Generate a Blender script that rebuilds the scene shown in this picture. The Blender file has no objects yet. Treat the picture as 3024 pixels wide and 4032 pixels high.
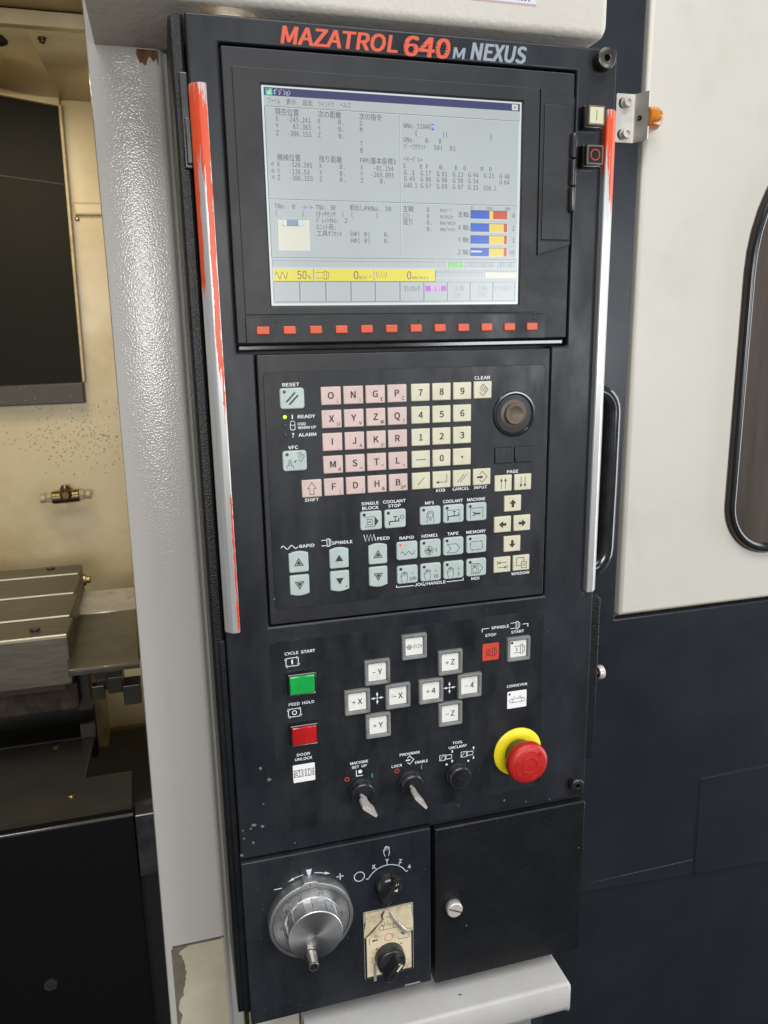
import bpy, bmesh, math, random, os
from mathutils import Vector, Matrix
random.seed(7)
S = bpy.context.scene
COL = S.collection
sin, cos, pi = math.sin, math.cos, math.pi

# ------------------------------------------------------------------ camera
# Panel coordinates used below are millimetres on the console face:
# u to the right, v down, w out of the face towards the viewer.
def W(u, v, w): return Vector((u / 1000, -w / 1000, -v / 1000))

cd = bpy.data.cameras.new("camera")
cam = bpy.data.objects.new("camera", cd); COL.objects.link(cam); S.camera = cam
R = ((0.96275437, 0.01754149, -0.26980792), (-0.07622245, 0.97502773, -0.20859305), (0.25941117, 0.22138929, 0.94004927))
PM = Matrix(((1, 0, 0), (0, 0, -1), (0, 1, 0)))
cam_rot = (Matrix(((1, 0, 0), (0, -1, 0), (0, 0, -1))) @ Matrix(R) @ PM).transposed()
cam.matrix_world = Matrix.Translation(W(-129.993, -46.354, 630.88)) @ cam_rot.to_4x4()
cd.sensor_fit = 'HORIZONTAL'; cd.sensor_width = 36; cd.lens = 36 * 3028 / 3024
cd.clip_start = 0.02; cd.clip_end = 30
cd.dof.use_dof = True; cd.dof.focus_distance = 0.70; cd.dof.aperture_fstop = 16

# ------------------------------------------------------------------ world and lamps
wd = bpy.data.worlds.new("World"); S.world = wd; wd.use_nodes = True
wd.node_tree.nodes['Background'].inputs[0].default_value = (0.80, 0.86, 1.0, 1)
wd.node_tree.nodes['Background'].inputs[1].default_value = 0.20
S.view_settings.view_transform = 'Standard'; S.view_settings.look = 'None'
S.view_settings.exposure = 0.0; S.view_settings.gamma = 1.0

def area(name, loc, target, sx, sy, power, col):
    l = bpy.data.lights.new(name, 'AREA'); l.shape = 'RECTANGLE'; l.size = sx; l.size_y = sy
    l.energy = power; l.color = col
    o = bpy.data.objects.new(name, l); COL.objects.link(o)
    a, b = W(*loc), W(*target); o.location = a
    o.rotation_euler = (b - a).to_track_quat('-Z', 'Y').to_euler()
    return o
area("workshop_door_light", (-330, -270, 3000), (-100, 60, 0), 1.0, 0.8, 34, (1.0, 0.97, 0.92))
area("window_light", (1330, -60, 2300), (100, 0, 0), 0.75, 0.62, 18, (0.93, 0.97, 1.0))
area("ceiling_light", (150, -2500, 1700), (100, 0, 0), 3.2, 1.6, 98, (0.97, 0.98, 1.0))
area("side_window_light", (2700, 150, 260), (250, 150, 0), 0.9, 2.6, 48, (0.92, 0.96, 1.0))
area("glint_lamp", (-330, -150, 2700), (-140, -100, -100), 1.2, 0.06, 5, (1.0, 0.98, 0.95))  # added strip lamp, there only to put glints on the column paint
area("machine_work_light", (-330, -325, -330), (-300, 150, -480), 0.16, 0.10, 1.1, (1.0, 0.80, 0.46))

# ------------------------------------------------------------------ materials
MATS = {}
def nodes_of(name):
    m = bpy.data.materials.new(name); m.use_nodes = True; MATS[name] = m
    return m, m.node_tree.nodes, m.node_tree.links, m.node_tree.nodes['Principled BSDF']

def rgba(c): return (c[0], c[1], c[2], 1)

def noise(N, L, co, scale, detail=3, rough=0.55, stretch=None):
    n = N.new('ShaderNodeTexNoise'); n.inputs['Scale'].default_value = scale
    n.inputs['Detail'].default_value = detail; n.inputs['Roughness'].default_value = rough
    if stretch:
        mp = N.new('ShaderNodeMapping'); mp.inputs['Scale'].default_value = stretch
        L.new(co, mp.inputs['Vector']); co = mp.outputs[0]
    L.new(co, n.inputs['Vector']); return n.outputs[0]

def mrange(N, L, x, a, b, c=0.0, d=1.0):
    n = N.new('ShaderNodeMapRange'); n.inputs[1].default_value = a; n.inputs[2].default_value = b
    n.inputs[3].default_value = c; n.inputs[4].default_value = d; L.new(x, n.inputs[0]); return n.outputs[0]

def math_n(N, L, op, a, b=None):
    n = N.new('ShaderNodeMath'); n.operation = op
    for i, x in enumerate((a, b)):
        if x is None: continue
        if isinstance(x, (int, float)): n.inputs[i].default_value = x
        else: L.new(x, n.inputs[i])
    return n.outputs[0]

def mixc(N, L, f, a, b):
    n = N.new('ShaderNodeMix'); n.data_type = 'RGBA'
    if isinstance(f, (int, float)): n.inputs[0].default_value = f
    else: L.new(f, n.inputs[0])
    for i, x in ((6, a), (7, b)):
        if isinstance(x, tuple): n.inputs[i].default_value = rgba(x)
        else: L.new(x, n.inputs[i])
    return n.outputs[2]

def pos(N):
    return N.new('ShaderNodeNewGeometry').outputs['Position']

def mat(name, col, rough=0.5, metal=0.0, spec=0.5, var=None, vscale=40, rvar=0.0, bump=0.0, bscale=500, bdet=2,
        coat=0.0, bdist=0.0006, chipzone=None, emit=None, estr=1.0, specks=None, stretch=None, dirt=None, chips=None):
    m, N, L, B = nodes_of(name)
    B.inputs['Base Color'].default_value = rgba(col); B.inputs['Roughness'].default_value = rough
    B.inputs['Metallic'].default_value = metal; B.inputs['Specular IOR Level'].default_value = spec
    B.inputs['Coat Weight'].default_value = coat; B.inputs['Coat Roughness'].default_value = 0.12
    c = col
    P = pos(N)
    if var:
        f = mrange(N, L, noise(N, L, P, vscale, 6, 0.65, stretch), 0.38, 0.66)
        c = mixc(N, L, f, col, var)
        if rvar:
            r = mrange(N, L, noise(N, L, P, vscale * 1.7, 4, 0.6, stretch), 0.3, 0.7, rough - rvar, rough + rvar)
            L.new(r, B.inputs['Roughness'])
    if dirt:      # (colour, noise scale, low, high)
        f = mrange(N, L, noise(N, L, P, dirt[1], 6, 0.65), dirt[2], dirt[3])
        c = mixc(N, L, f, c, dirt[0])
    for sp in ([specks] if specks else []) + ([chips] if chips else []):   # (colour, cell scale, radius, share of cells that carry a speck)
        v = N.new('ShaderNodeTexVoronoi'); v.inputs['Scale'].default_value = sp[1]
        nz = N.new('ShaderNodeTexNoise'); nz.inputs['Scale'].default_value = sp[1] * 5; nz.inputs['Detail'].default_value = 2; L.new(P, nz.inputs['Vector'])
        vm = N.new('ShaderNodeVectorMath'); vm.operation = 'MULTIPLY_ADD'; vm.inputs[1].default_value = (0.35 / sp[1],) * 3
        L.new(nz.outputs['Color'], vm.inputs[0]); L.new(P, vm.inputs[2]); L.new(vm.outputs[0], v.inputs['Vector'])
        s = N.new('ShaderNodeSeparateColor'); L.new(v.outputs['Color'], s.inputs[0])
        rad = math_n(N, L, 'MULTIPLY', s.outputs[1], sp[2])
        a = math_n(N, L, 'LESS_THAN', v.outputs['Distance'], rad)
        b = math_n(N, L, 'GREATER_THAN', s.outputs[0], 1 - sp[3])
        if chipzone and sp is chips:      # chips thrown against one place: thinning out with the distance from it
            q = N.new('ShaderNodeVectorMath'); q.operation = 'SUBTRACT'; q.inputs[1].default_value = chipzone[0]; L.new(P, q.inputs[0])
            q2 = N.new('ShaderNodeVectorMath'); q2.operation = 'MULTIPLY'; q2.inputs[1].default_value = chipzone[1]; L.new(q.outputs[0], q2.inputs[0])
            q3 = N.new('ShaderNodeVectorMath'); q3.operation = 'LENGTH'; L.new(q2.outputs[0], q3.inputs[0])
            fall = mrange(N, L, math_n(N, L, 'ADD', q3.outputs['Value'], math_n(N, L, 'MULTIPLY', noise(N, L, P, 22, 4), 0.9)), 0.45, 1.35, 1 - sp[3], 1.0)
            b = math_n(N, L, 'GREATER_THAN', s.outputs[0], fall)
        c = mixc(N, L, math_n(N, L, 'MULTIPLY', a, b), c, sp[0])
    if not isinstance(c, tuple): L.new(c, B.inputs['Base Color'])
    if bump:
        bn = N.new('ShaderNodeBump'); bn.inputs['Strength'].default_value = bump; bn.inputs['Distance'].default_value = bdist
        L.new(noise(N, L, P, bscale, bdet, 0.5), bn.inputs['Height']); L.new(bn.outputs[0], B.inputs['Normal'])
    if emit:
        B.inputs['Emission Color'].default_value = rgba(emit); B.inputs['Emission Strength'].default_value = estr
    return m

CH = (0.35, 0.34, 0.31)
mat('black_face', (0.0078, 0.0094, 0.0132), 0.38, spec=0.34, var=(0.020, 0.022, 0.0265), vscale=16, rvar=0.10, bump=0.05, bscale=900,
    specks=(CH, 70, 0.10, 0.045), chips=((0.06, 0.062, 0.066), 300, 0.25, 0.08), stretch=(1, 1, 0.45))
mat('black_overlay', (0.0055, 0.0068, 0.0098), 0.40, spec=0.34, var=(0.022, 0.0235, 0.0275), vscale=22, rvar=0.12,
    specks=((0.16, 0.165, 0.17), 160, 0.13, 0.08), stretch=(1, 1, 0.5))
mat('black_bezel', (0.010, 0.0105, 0.012), 0.45, spec=0.4, var=(0.018, 0.019, 0.021), vscale=14, rvar=0.1, specks=((0.12, 0.12, 0.12), 140, 0.10, 0.05))
mat('black_textured', (0.0055, 0.006, 0.0068), 0.36, spec=0.32, var=(0.009, 0.0098, 0.011), vscale=30, bump=0.8, bscale=700, specks=((0.25, 0.25, 0.24), 120, 0.07, 0.06))
mat('black_gloss', (0.008, 0.008, 0.009), 0.15, spec=0.8, var=(0.02, 0.02, 0.02), vscale=60)
mat('black_matte', (0.008, 0.008, 0.009), 0.7)
mat('black_satin', (0.012, 0.0125, 0.014), 0.27, spec=0.65, var=(0.03, 0.03, 0.032), vscale=45)
mat('seam_black', (0.004, 0.004, 0.005), 0.6)
mat('dark_sheet', (0.0098, 0.0120, 0.0165), 0.33, spec=0.40, var=(0.0150, 0.0178, 0.0225), vscale=5, rvar=0.06, bump=0.10, bscale=650, specks=((0.2, 0.2, 0.2), 45, 0.05, 0.10))
mat('pink_key', (0.585, 0.45, 0.41), 0.42, var=(0.53, 0.40, 0.36), vscale=60, dirt=((0.42, 0.31, 0.27), 75, 0.60, 0.9))
mat('cream_key', (0.60, 0.57, 0.425), 0.42, var=(0.54, 0.51, 0.37), vscale=60, dirt=((0.44, 0.40, 0.28), 75, 0.60, 0.9))
mat('mint_key', (0.425, 0.495, 0.47), 0.40, var=(0.375, 0.44, 0.415), vscale=60, dirt=((0.29, 0.33, 0.30), 75, 0.60, 0.9))
mat('print_white', (0.78, 0.79, 0.80), 0.6)
mat('print_blue_white', (0.52, 0.60, 0.66), 0.6)
mat('print_dark', (0.028, 0.024, 0.022), 0.6)
mat('print_red', (0.50, 0.035, 0.025), 0.6)
mat('print_green', (0.03, 0.36, 0.08), 0.6)
mat('print_orange', (0.58, 0.075, 0.028), 0.5)
mat('print_grey_blue', (0.24, 0.285, 0.33), 0.5)
mat('emboss_black', (0.012, 0.012, 0.013), 0.5)
mat('led_off', (0.10, 0.028, 0.024), 0.3)
mat('led_off_dark', (0.035, 0.018, 0.016), 0.3)
mat('led_green', (0.3, 0.7, 0.02), 0.3, emit=(0.42, 0.95, 0.02), estr=1.3)
mat('led_red', (0.8, 0.05, 0.05), 0.3, emit=(1.0, 0.06, 0.05), estr=1.3)
mat('softkey_red', (0.60, 0.070, 0.016), 0.38, var=(0.50, 0.056, 0.013), vscale=80)
mat('grey_frame', (0.20, 0.205, 0.195), 0.5, var=(0.15, 0.155, 0.145), vscale=80, dirt=((0.09, 0.085, 0.07), 90, 0.58, 0.8))
mat('white_lens', (0.74, 0.73, 0.69), 0.35, dirt=((0.50, 0.42, 0.30), 75, 0.56, 0.85))
mat('white_membrane', (0.80, 0.80, 0.79), 0.45)
mat('red_membrane', (0.56, 0.052, 0.024), 0.45)
mat('green_lens', (0.008, 0.30, 0.050), 0.16, var=(0.012, 0.38, 0.075), vscale=50, coat=0.4)
mat('red_lens', (0.34, 0.006, 0.008), 0.16, var=(0.48, 0.010, 0.012), vscale=50, coat=0.4)
mat('estop_red', (0.47, 0.016, 0.012), 0.40, var=(0.40, 0.013, 0.010), vscale=40)
mat('estop_yellow', (0.83, 0.69, 0.012), 0.4, var=(0.76, 0.62, 0.01), vscale=30)
mat('olive_neck', (0.10, 0.09, 0.022), 0.45)
mat('steel', (0.50, 0.47, 0.43), 0.30, metal=1, var=(0.40, 0.375, 0.34), vscale=70)
mat('steel_dark', (0.06, 0.056, 0.05), 0.35, metal=0.9, var=(0.11, 0.10, 0.09), vscale=120)
mat('nickel', (0.66, 0.61, 0.56), 0.32, metal=0.35, var=(0.55, 0.50, 0.45), vscale=90)
mat('sheet_steel', (0.42, 0.40, 0.36), 0.45, metal=0.6, var=(0.52, 0.50, 0.45), vscale=50, dirt=((0.22, 0.13, 0.07), 60, 0.6, 0.82))
mat('brown_rubber', (0.105, 0.075, 0.052), 0.45, var=(0.08, 0.058, 0.04), vscale=90)
mat('amber', (0.34, 0.085, 0.005), 0.14, var=(0.60, 0.22, 0.012), vscale=70, coat=0.5)
mat('gold', (0.65, 0.48, 0.22), 0.4)
mat('ivory_lens', (0.62, 0.56, 0.40), 0.22, coat=0.5)
mat('smoke_lens', (0.020, 0.016, 0.014), 0.12, coat=0.6)
mat('smoke_rim', (0.14, 0.125, 0.09), 0.15, coat=0.5)
mat('beige_paint', (0.455, 0.43, 0.395), 0.15, var=(0.46, 0.445, 0.415), vscale=6, rvar=0.03, bump=0.46, bdist=0.0006, bscale=620, bdet=0.6, specks=((0.2, 0.18, 0.15), 260, 0.14, 0.05))
mat('beige_hood', (0.54, 0.51, 0.45), 0.42, var=(0.51, 0.475, 0.415), vscale=14, bump=0.9, bscale=230, bdet=2)
mat('beige_door', (0.535, 0.51, 0.45), 0.40, dirt=((0.46, 0.43, 0.36), 9, 0.58, 0.85), var=(0.515, 0.49, 0.43), vscale=4, rvar=0.05, bump=0.18, bscale=240, specks=((0.35, 0.32, 0.27), 60, 0.04, 0.06))
mat('grey_shelf', (0.475, 0.465, 0.45), 0.42, var=(0.43, 0.415, 0.385), vscale=12, bump=0.35, bscale=330, dirt=((0.42, 0.38, 0.32), 14, 0.60, 0.85), chips=((0.10, 0.08, 0.07), 50, 0.10, 0.08))
mat('old_paint', (0.47, 0.43, 0.32), 0.5, var=(0.42, 0.38, 0.27), vscale=30, bump=0.4, bscale=330, specks=((0.2, 0.17, 0.11), 230, 0.22, 0.16))
mat('bare_primer', (0.155, 0.135, 0.10), 0.6, var=(0.12, 0.105, 0.075), vscale=70)
mat('rust', (0.085, 0.032, 0.010), 0.75, var=(0.19, 0.085, 0.03), vscale=160)
mat('rusty_steel', (0.45, 0.38, 0.28), 0.5, metal=0.2, var=(0.20, 0.11, 0.05), vscale=45)
mat('floor_concrete', (0.05, 0.05, 0.05), 0.6, var=(0.035, 0.035, 0.035), vscale=4)
mat('chip_grey', (0.14, 0.14, 0.13), 0.6)
mat('gunk', (0.055, 0.042, 0.024), 0.7, var=(0.11, 0.09, 0.06), vscale=120)
mat('interior_cream', (0.56, 0.485, 0.315), 0.36, var=(0.53, 0.45, 0.28), vscale=6, rvar=0.06, dirt=((0.36, 0.28, 0.13), 6, 0.52, 0.85), specks=((0.16, 0.13, 0.08), 80, 0.05, 0.08),
    chips=((0.15, 0.115, 0.065), 430, 0.55, 0.85), chipzone=((-0.250, 0.6, -0.088), (6.5, 2.0, 12.5)))
mat('interior_edge', (0.50, 0.42, 0.27), 0.4, var=(0.34, 0.26, 0.13), vscale=60)
mat('tinted_glass', (0.010, 0.010, 0.007), 0.55, spec=0.12)
mat('grey_plastic', (0.055, 0.054, 0.048), 0.55, bump=0.5, bscale=260, specks=((0.14, 0.135, 0.12), 230, 0.30, 0.35))
mat('machined_steel', (0.19, 0.172, 0.135), 0.42, metal=0.9, var=(0.14, 0.125, 0.095), vscale=30, stretch=(1, 6, 6))
mat('edge_highlight', (0.80, 0.74, 0.58), 0.32, metal=0.7)  # pale metal for the highlights painted on the bar edges
mat('oily_steel', (0.075, 0.066, 0.046), 0.30, metal=0.7, var=(0.11, 0.10, 0.07), vscale=20, dirt=((0.03, 0.026, 0.018), 18, 0.5, 0.75))
mat('edge_glint', (0.34, 0.33, 0.31), 0.25, metal=0.9)  # pale metal for highlights painted along the table and apron edges
mat('grime', (0.014, 0.010, 0.007), 0.7, spec=0.15, var=(0.035, 0.026, 0.017), vscale=60)
mat('oil_red', (0.022, 0.007, 0.005), 0.4)
mat('olive_floor', (0.075, 0.062, 0.025), 0.35, var=(0.11, 0.09, 0.04), vscale=14)
mat('chip_cover', (0.030, 0.028, 0.022), 0.30, metal=0.2, var=(0.045, 0.040, 0.030), vscale=10, specks=((0.22, 0.21, 0.18), 130, 0.10, 0.10))
mat('apron_black', (0.0035, 0.0036, 0.004), 0.55, spec=0.09, bump=0.5, bscale=500)
mat('nozzle_plastic', (0.33, 0.30, 0.20), 0.35)
mat('brass_oil', (0.16, 0.115, 0.055), 0.3, metal=0.9, var=(0.09, 0.065, 0.035), vscale=200)
mat('bronze_bolt', (0.22, 0.17, 0.08), 0.3, metal=0.9)
mat('clear_film', (0.46, 0.44, 0.38), 0.14, metal=0.5, var=(0.62, 0.58, 0.48), vscale=60, dirt=((0.22, 0.16, 0.08), 50, 0.55, 0.85))
mat('film_back', (0.62, 0.54, 0.37), 0.4, var=(0.50, 0.42, 0.27), vscale=40, dirt=((0.30, 0.2, 0.09), 60, 0.55, 0.8))
mat('label_cream', (0.66, 0.575, 0.39), 0.45, dirt=((0.27, 0.12, 0.025), 58, 0.53, 0.74))
mat('sticker', (0.55, 0.58, 0.62), 0.4)
mat('sticker_pink', (0.45, 0.30, 0.30), 0.5)
mat('gasket_rubber', (0.012, 0.012, 0.012), 0.22, spec=0.6)
mat('copper_glass', (0.10, 0.083, 0.068), 0.12, metal=0.5, var=(0.16, 0.13, 0.105), vscale=9, stretch=(3, 3, 0.3))

def brushed(name, col, rough, axis):
    m, N, L, B = nodes_of(name)
    B.inputs['Metallic'].default_value = 1; B.inputs['Roughness'].default_value = rough
    B.inputs['Anisotropic'].default_value = 0.7
    t = N.new('ShaderNodeTangent'); t.direction_type = 'RADIAL'; t.axis = axis; L.new(t.outputs[0], B.inputs['Tangent'])
    c = mixc(N, L, mrange(N, L, noise(N, L, pos(N), 60, 5), 0.35, 0.7), col, tuple(x * 0.86 for x in col))
    L.new(c, B.inputs['Base Color'])
brushed('turned_aluminium', (0.52, 0.52, 0.52), 0.38, 'Y')
mat('aluminium', (0.55, 0.55, 0.54), 0.44, metal=1, var=(0.47, 0.47, 0.46), vscale=50)

def rail_paint(name, u0, u1, bands, side):
    """bare aluminium with what is left of orange-red paint; bands = (u from, u to, v from, v to) still painted"""
    m, N, L, B = nodes_of(name)
    P = pos(N); s = N.new('ShaderNodeSeparateXYZ'); L.new(P, s.inputs[0])
    nz = noise(N, L, P, 1.0, 5, 0.7, (700, 700, 60))
    jit = math_n(N, L, 'MULTIPLY', math_n(N, L, 'SUBTRACT', nz, 0.5), 0.0042)
    jz = math_n(N, L, 'MULTIPLY', math_n(N, L, 'SUBTRACT', noise(N, L, P, 1.0, 4, 0.7, (500, 500, 25)), 0.5), 0.09)
    x = math_n(N, L, 'ADD', s.outputs[0], jit); z = math_n(N, L, 'ADD', s.outputs[2], jz)
    tot = None
    for (a, b, v0, v1) in bands:
        t = math_n(N, L, 'MULTIPLY', math_n(N, L, 'GREATER_THAN', x, a / 1000), math_n(N, L, 'LESS_THAN', x, b / 1000))
        t = math_n(N, L, 'MULTIPLY', t, math_n(N, L, 'GREATER_THAN', z, -v1 / 1000))
        t = math_n(N, L, 'MULTIPLY', t, math_n(N, L, 'LESS_THAN', z, -v0 / 1000))
        tot = t if tot is None else math_n(N, L, 'MAXIMUM', tot, t)
    bare = mixc(N, L, mrange(N, L, noise(N, L, P, 1.0, 4, 0.6, (400, 400, 12)), 0.35, 0.7), (0.47, 0.47, 0.46), (0.60, 0.595, 0.58))
    c = mixc(N, L, tot, bare, (0.64, 0.072, 0.020)); L.new(c, B.inputs['Base Color'])
    L.new(mrange(N, L, tot, 0, 1, 0.42, 0.0), B.inputs['Metallic']); L.new(mrange(N, L, tot, 0, 1, 0.33, 0.38), B.inputs['Roughness'])
rail_paint('rail_paint_worn', -98, -86, [(-200, -86.5, -226.4, -172), (-90.5, -86.5, -226.4, -30), (-200, -95.5, -226.4, -90), (-88.3, -86.4, -30, 15), (-88.0, -86.3, 75, 200)], 0)
rail_paint('rail_paint_bare', 241, 254, [(0, 400, -227.8, -186), (246.5, 400, -300, -148), (0, 241.9, -75, -25)], 1)

def lcd(name, c, k=1.0):
    m, N, L, B = nodes_of(name)
    B.inputs['Base Color'].default_value = (0.012, 0.012, 0.012, 1); B.inputs['Roughness'].default_value = 0.22
    B.inputs['Emission Color'].default_value = rgba(c)
    L.new(mrange(N, L, noise(N, L, pos(N), 7, 2), 0.3, 0.7, 0.93 * k, 1.05 * k), B.inputs['Emission Strength'])
for n, c in dict(grey=(0.475, 0.525, 0.535), light=(0.72, 0.77, 0.78), dark=(0.06, 0.065, 0.085), navy=(0.052, 0.056, 0.155), white=(0.80, 0.81, 0.78),
                 text=(0.085, 0.09, 0.105), shade=(0.24, 0.27, 0.29), yellow=(0.80, 0.70, 0.10), blue=(0.035, 0.115, 0.56), bar_yellow=(0.80, 0.61, 0.08),
                 bar_red=(0.60, 0.075, 0.03), green=(0.28, 0.72, 0.20), magenta=(0.50, 0.13, 0.62), cyan=(0.10, 0.62, 0.60), faint=(0.34, 0.37, 0.38),
                 ivory=(0.72, 0.72, 0.60), steelblue=(0.25, 0.34, 0.45), cursor=(0.05, 0.16, 0.62)).items():
    lcd('lcd_' + n, c)

# ------------------------------------------------------------------ mesh helpers
def rrect(u0, u1, v0, v1, r=0, n=4):
    if not isinstance(r, (tuple, list)) and r <= 0: return [(u0, v0), (u1, v0), (u1, v1), (u0, v1)]
    rr = r if isinstance(r, (tuple, list)) else (r,) * 4
    out = []
    for (cx, cy, a0), q in zip(((u0, v0, 180), (u1, v0, 270), (u1, v1, 0), (u0, v1, 90)), rr):
        sx = 1 if cx == u0 else -1; sy = 1 if cy == v0 else -1
        if q <= 0: out.append((cx, cy)); continue
        for k in range(n + 1):
            a = math.radians(a0 + 90 * k / n)
            out.append((cx + sx * q + q * cos(a), cy + sy * q + q * sin(a)))
    return out

def circle(cu, cv, r, n=32, a0=0): return [(cu + r * cos(2 * pi * k / n + a0), cv + r * sin(2 * pi * k / n + a0)) for k in range(n)]

def inset(pts, d):
    n = len(pts); out = []
    A = sum(pts[i][0] * pts[(i + 1) % n][1] - pts[(i + 1) % n][0] * pts[i][1] for i in range(n))
    sg = 1 if A > 0 else -1
    for i in range(n):
        p, q, r = Vector(pts[i - 1]), Vector(pts[i]), Vector(pts[(i + 1) % n])
        a = (q - p); b = (r - q)
        if a.length < 1e-9 or b.length < 1e-9: out.append(tuple(q)); continue
        a.normalize(); b.normalize()
        na = Vector((-a.y, a.x)) * sg; nb = Vector((-b.y, b.x)) * sg
        k = na + nb; den = max(0.3, 1 + na.dot(nb)); out.append(tuple(q + k * (d / den)))
    bad = [(Vector(out[(i + 1) % n]) - Vector(out[i])).dot(Vector(pts[(i + 1) % n]) - Vector(pts[i])) < 0 for i in range(n)]
    short = [(Vector(pts[(i + 1) % n]) - Vector(pts[i])).length < 1.2 * d for i in range(n)]
    for _ in range(n // 4): bad = [bad[i] or (short[i] and (bad[i - 1] or bad[(i + 1) % n])) for i in range(n)]
    if any(bad) and not all(bad):       # edges that turned over: pull each run of them together into one point
        st = next(i for i in range(n) if bad[i] and not bad[i - 1]); i = 0
        while i < n:
            if bad[(st + i) % n]:
                j = i
                while bad[(st + j) % n]: j += 1
                run = [(st + q) % n for q in range(i, j + 1)]
                a, b, c, e = Vector(out[run[0]]), Vector(pts[run[0]]) - Vector(pts[run[0] - 1]), Vector(out[run[-1]]), Vector(pts[(run[-1] + 1) % n]) - Vector(pts[run[-1]])
                den = b.x * e.y - b.y * e.x
                m_ = a + b * (((c.x - a.x) * e.y - (c.y - a.y) * e.x) / den) if abs(den) > 1e-9 else (a + c) / 2
                for q in run: out[q] = tuple(m_)
                i = j
            i += 1
    return out

class MB:
    def __init__(s): s.v = []; s.f = []; s.m = []; s.flat = set()
    def add(s, vs, fs, mi=0):
        o = len(s.v); s.v += vs; s.f += [tuple(i + o for i in f) for f in fs]; s.m += [mi] * len(fs); return s
    def box(s, u0, u1, v0, v1, w0, w1, mi=0): return s.prism(rrect(u0, u1, v0, v1), w0, w1, mi=mi)
    def prism(s, pts, w0, w1, ch=0, mi=0, cap_mi=None, back=True):
        rings = [(pts, w0)]
        if ch: rings += [(pts, w1 - ch), (inset(pts, ch * 0.32), w1 - ch * 0.32), (inset(pts, ch), w1)]
        else: rings += [(pts, w1)]
        return s.loft([[(p[0], p[1], w) for p in r] for r, w in rings], back, True, mi, cap_mi)
    def loft(s, rings, cap0=True, cap1=True, mi=0, cap_mi=None, closed=True):
        n = len(rings[0]); vs = [p for r in rings for p in r]; fs = []
        for k in range(len(rings) - 1):
            for i in range(n if closed else n - 1):
                j = (i + 1) % n; fs.append((k * n + i, k * n + j, (k + 1) * n + j, (k + 1) * n + i))
        s.add(vs, fs, mi)
        o = len(s.v) - len(vs)
        if cap0: s.flat.add(len(s.f)); s.f.append(tuple(o + i for i in range(n))); s.m.append(mi)
        if cap1: s.flat.add(len(s.f)); s.f.append(tuple(o + (len(rings) - 1) * n + i for i in range(n))); s.m.append(mi if cap_mi is None else cap_mi)
        return s
    def lathe(s, c, prof, n=32, ax=(0, 0, 1), mi=0, cap0=True, cap1=True):
        """prof = (radius, height along ax); c = origin (u, v, w)"""
        a = Vector(ax).normalized(); e = a.orthogonal().normalized(); f = a.cross(e); c = Vector(c)
        return s.loft([[tuple(c + a * h + (e * cos(2 * pi * k / n) + f * sin(2 * pi * k / n)) * r) for k in range(n)] for r, h in prof], cap0, cap1, mi)
    def ringplate(s, po, pi_, w0, w1, mi=0):
        """flat ring between two outlines with the same count"""
        n = len(po)
        vs = [(p[0], p[1], w) for w in (w0, w1) for q in (po, pi_) for p in q]; fs = []
        for i in range(n):
            j = (i + 1) % n
            fs += [(2 * n + i, 2 * n + j, 3 * n + j, 3 * n + i), (i, j, 2 * n + j, 2 * n + i), (n + i, n + j, 3 * n + j, 3 * n + i), (i, j, n + j, n + i)]
        return s.add(vs, fs, mi)
    def grid(s, us, vs_, keep, w0, w1, mi=0):
        """plate made of the cells (i, j) for which keep() holds, with walls round its openings"""
        idx = {}
        def V(i, j, t):
            if (i, j, t) not in idx: idx[(i, j, t)] = len(s.v); s.v.append((us[i], vs_[j], (w0, w1)[t]))
            return idx[(i, j, t)]
        nu, nv = len(us) - 1, len(vs_) - 1
        K = lambda i, j: 0 <= i < nu and 0 <= j < nv and keep((us[i] + us[i + 1]) / 2, (vs_[j] + vs_[j + 1]) / 2)
        for i in range(nu):
            for j in range(nv):
                if not K(i, j): continue
                for t in (0, 1): s.f.append((V(i, j, t), V(i + 1, j, t), V(i + 1, j + 1, t), V(i, j + 1, t))); s.m.append(mi)
                for di, dj, a, b in ((-1, 0, (i, j), (i, j + 1)), (1, 0, (i + 1, j), (i + 1, j + 1)), (0, -1, (i, j), (i + 1, j)), (0, 1, (i, j + 1), (i + 1, j + 1))):
                    if not K(i + di, j + dj): s.f.append((V(*a, 0), V(*b, 0), V(*b, 1), V(*a, 1))); s.m.append(mi)
        return s
    def tube(s, path, r, n=10, mi=0, closed=False):
        P = [Vector(p) for p in path]; rings = []
        for i, p in enumerate(P):
            t = ((P[(i + 1) % len(P)] if closed or i < len(P) - 1 else p) - (P[i - 1] if closed or i > 0 else p)).normalized()
            e = t.cross(Vector((0, 0, 1)));
            if e.length < 1e-3: e = t.cross(Vector((0, 1, 0)))
            e.normalize(); f = t.cross(e); rr = r[i] if isinstance(r, (list, tuple)) else r
            rings.append([tuple(p + (e * cos(2 * pi * k / n) + f * sin(2 * pi * k / n)) * rr) for k in range(n)])
        if closed: rings.append(rings[0])
        return s.loft(rings, not closed, not closed, mi)
    def quad(s, pts, mi=0): return s.add(list(pts), [tuple(range(len(pts)))], mi)

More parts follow.
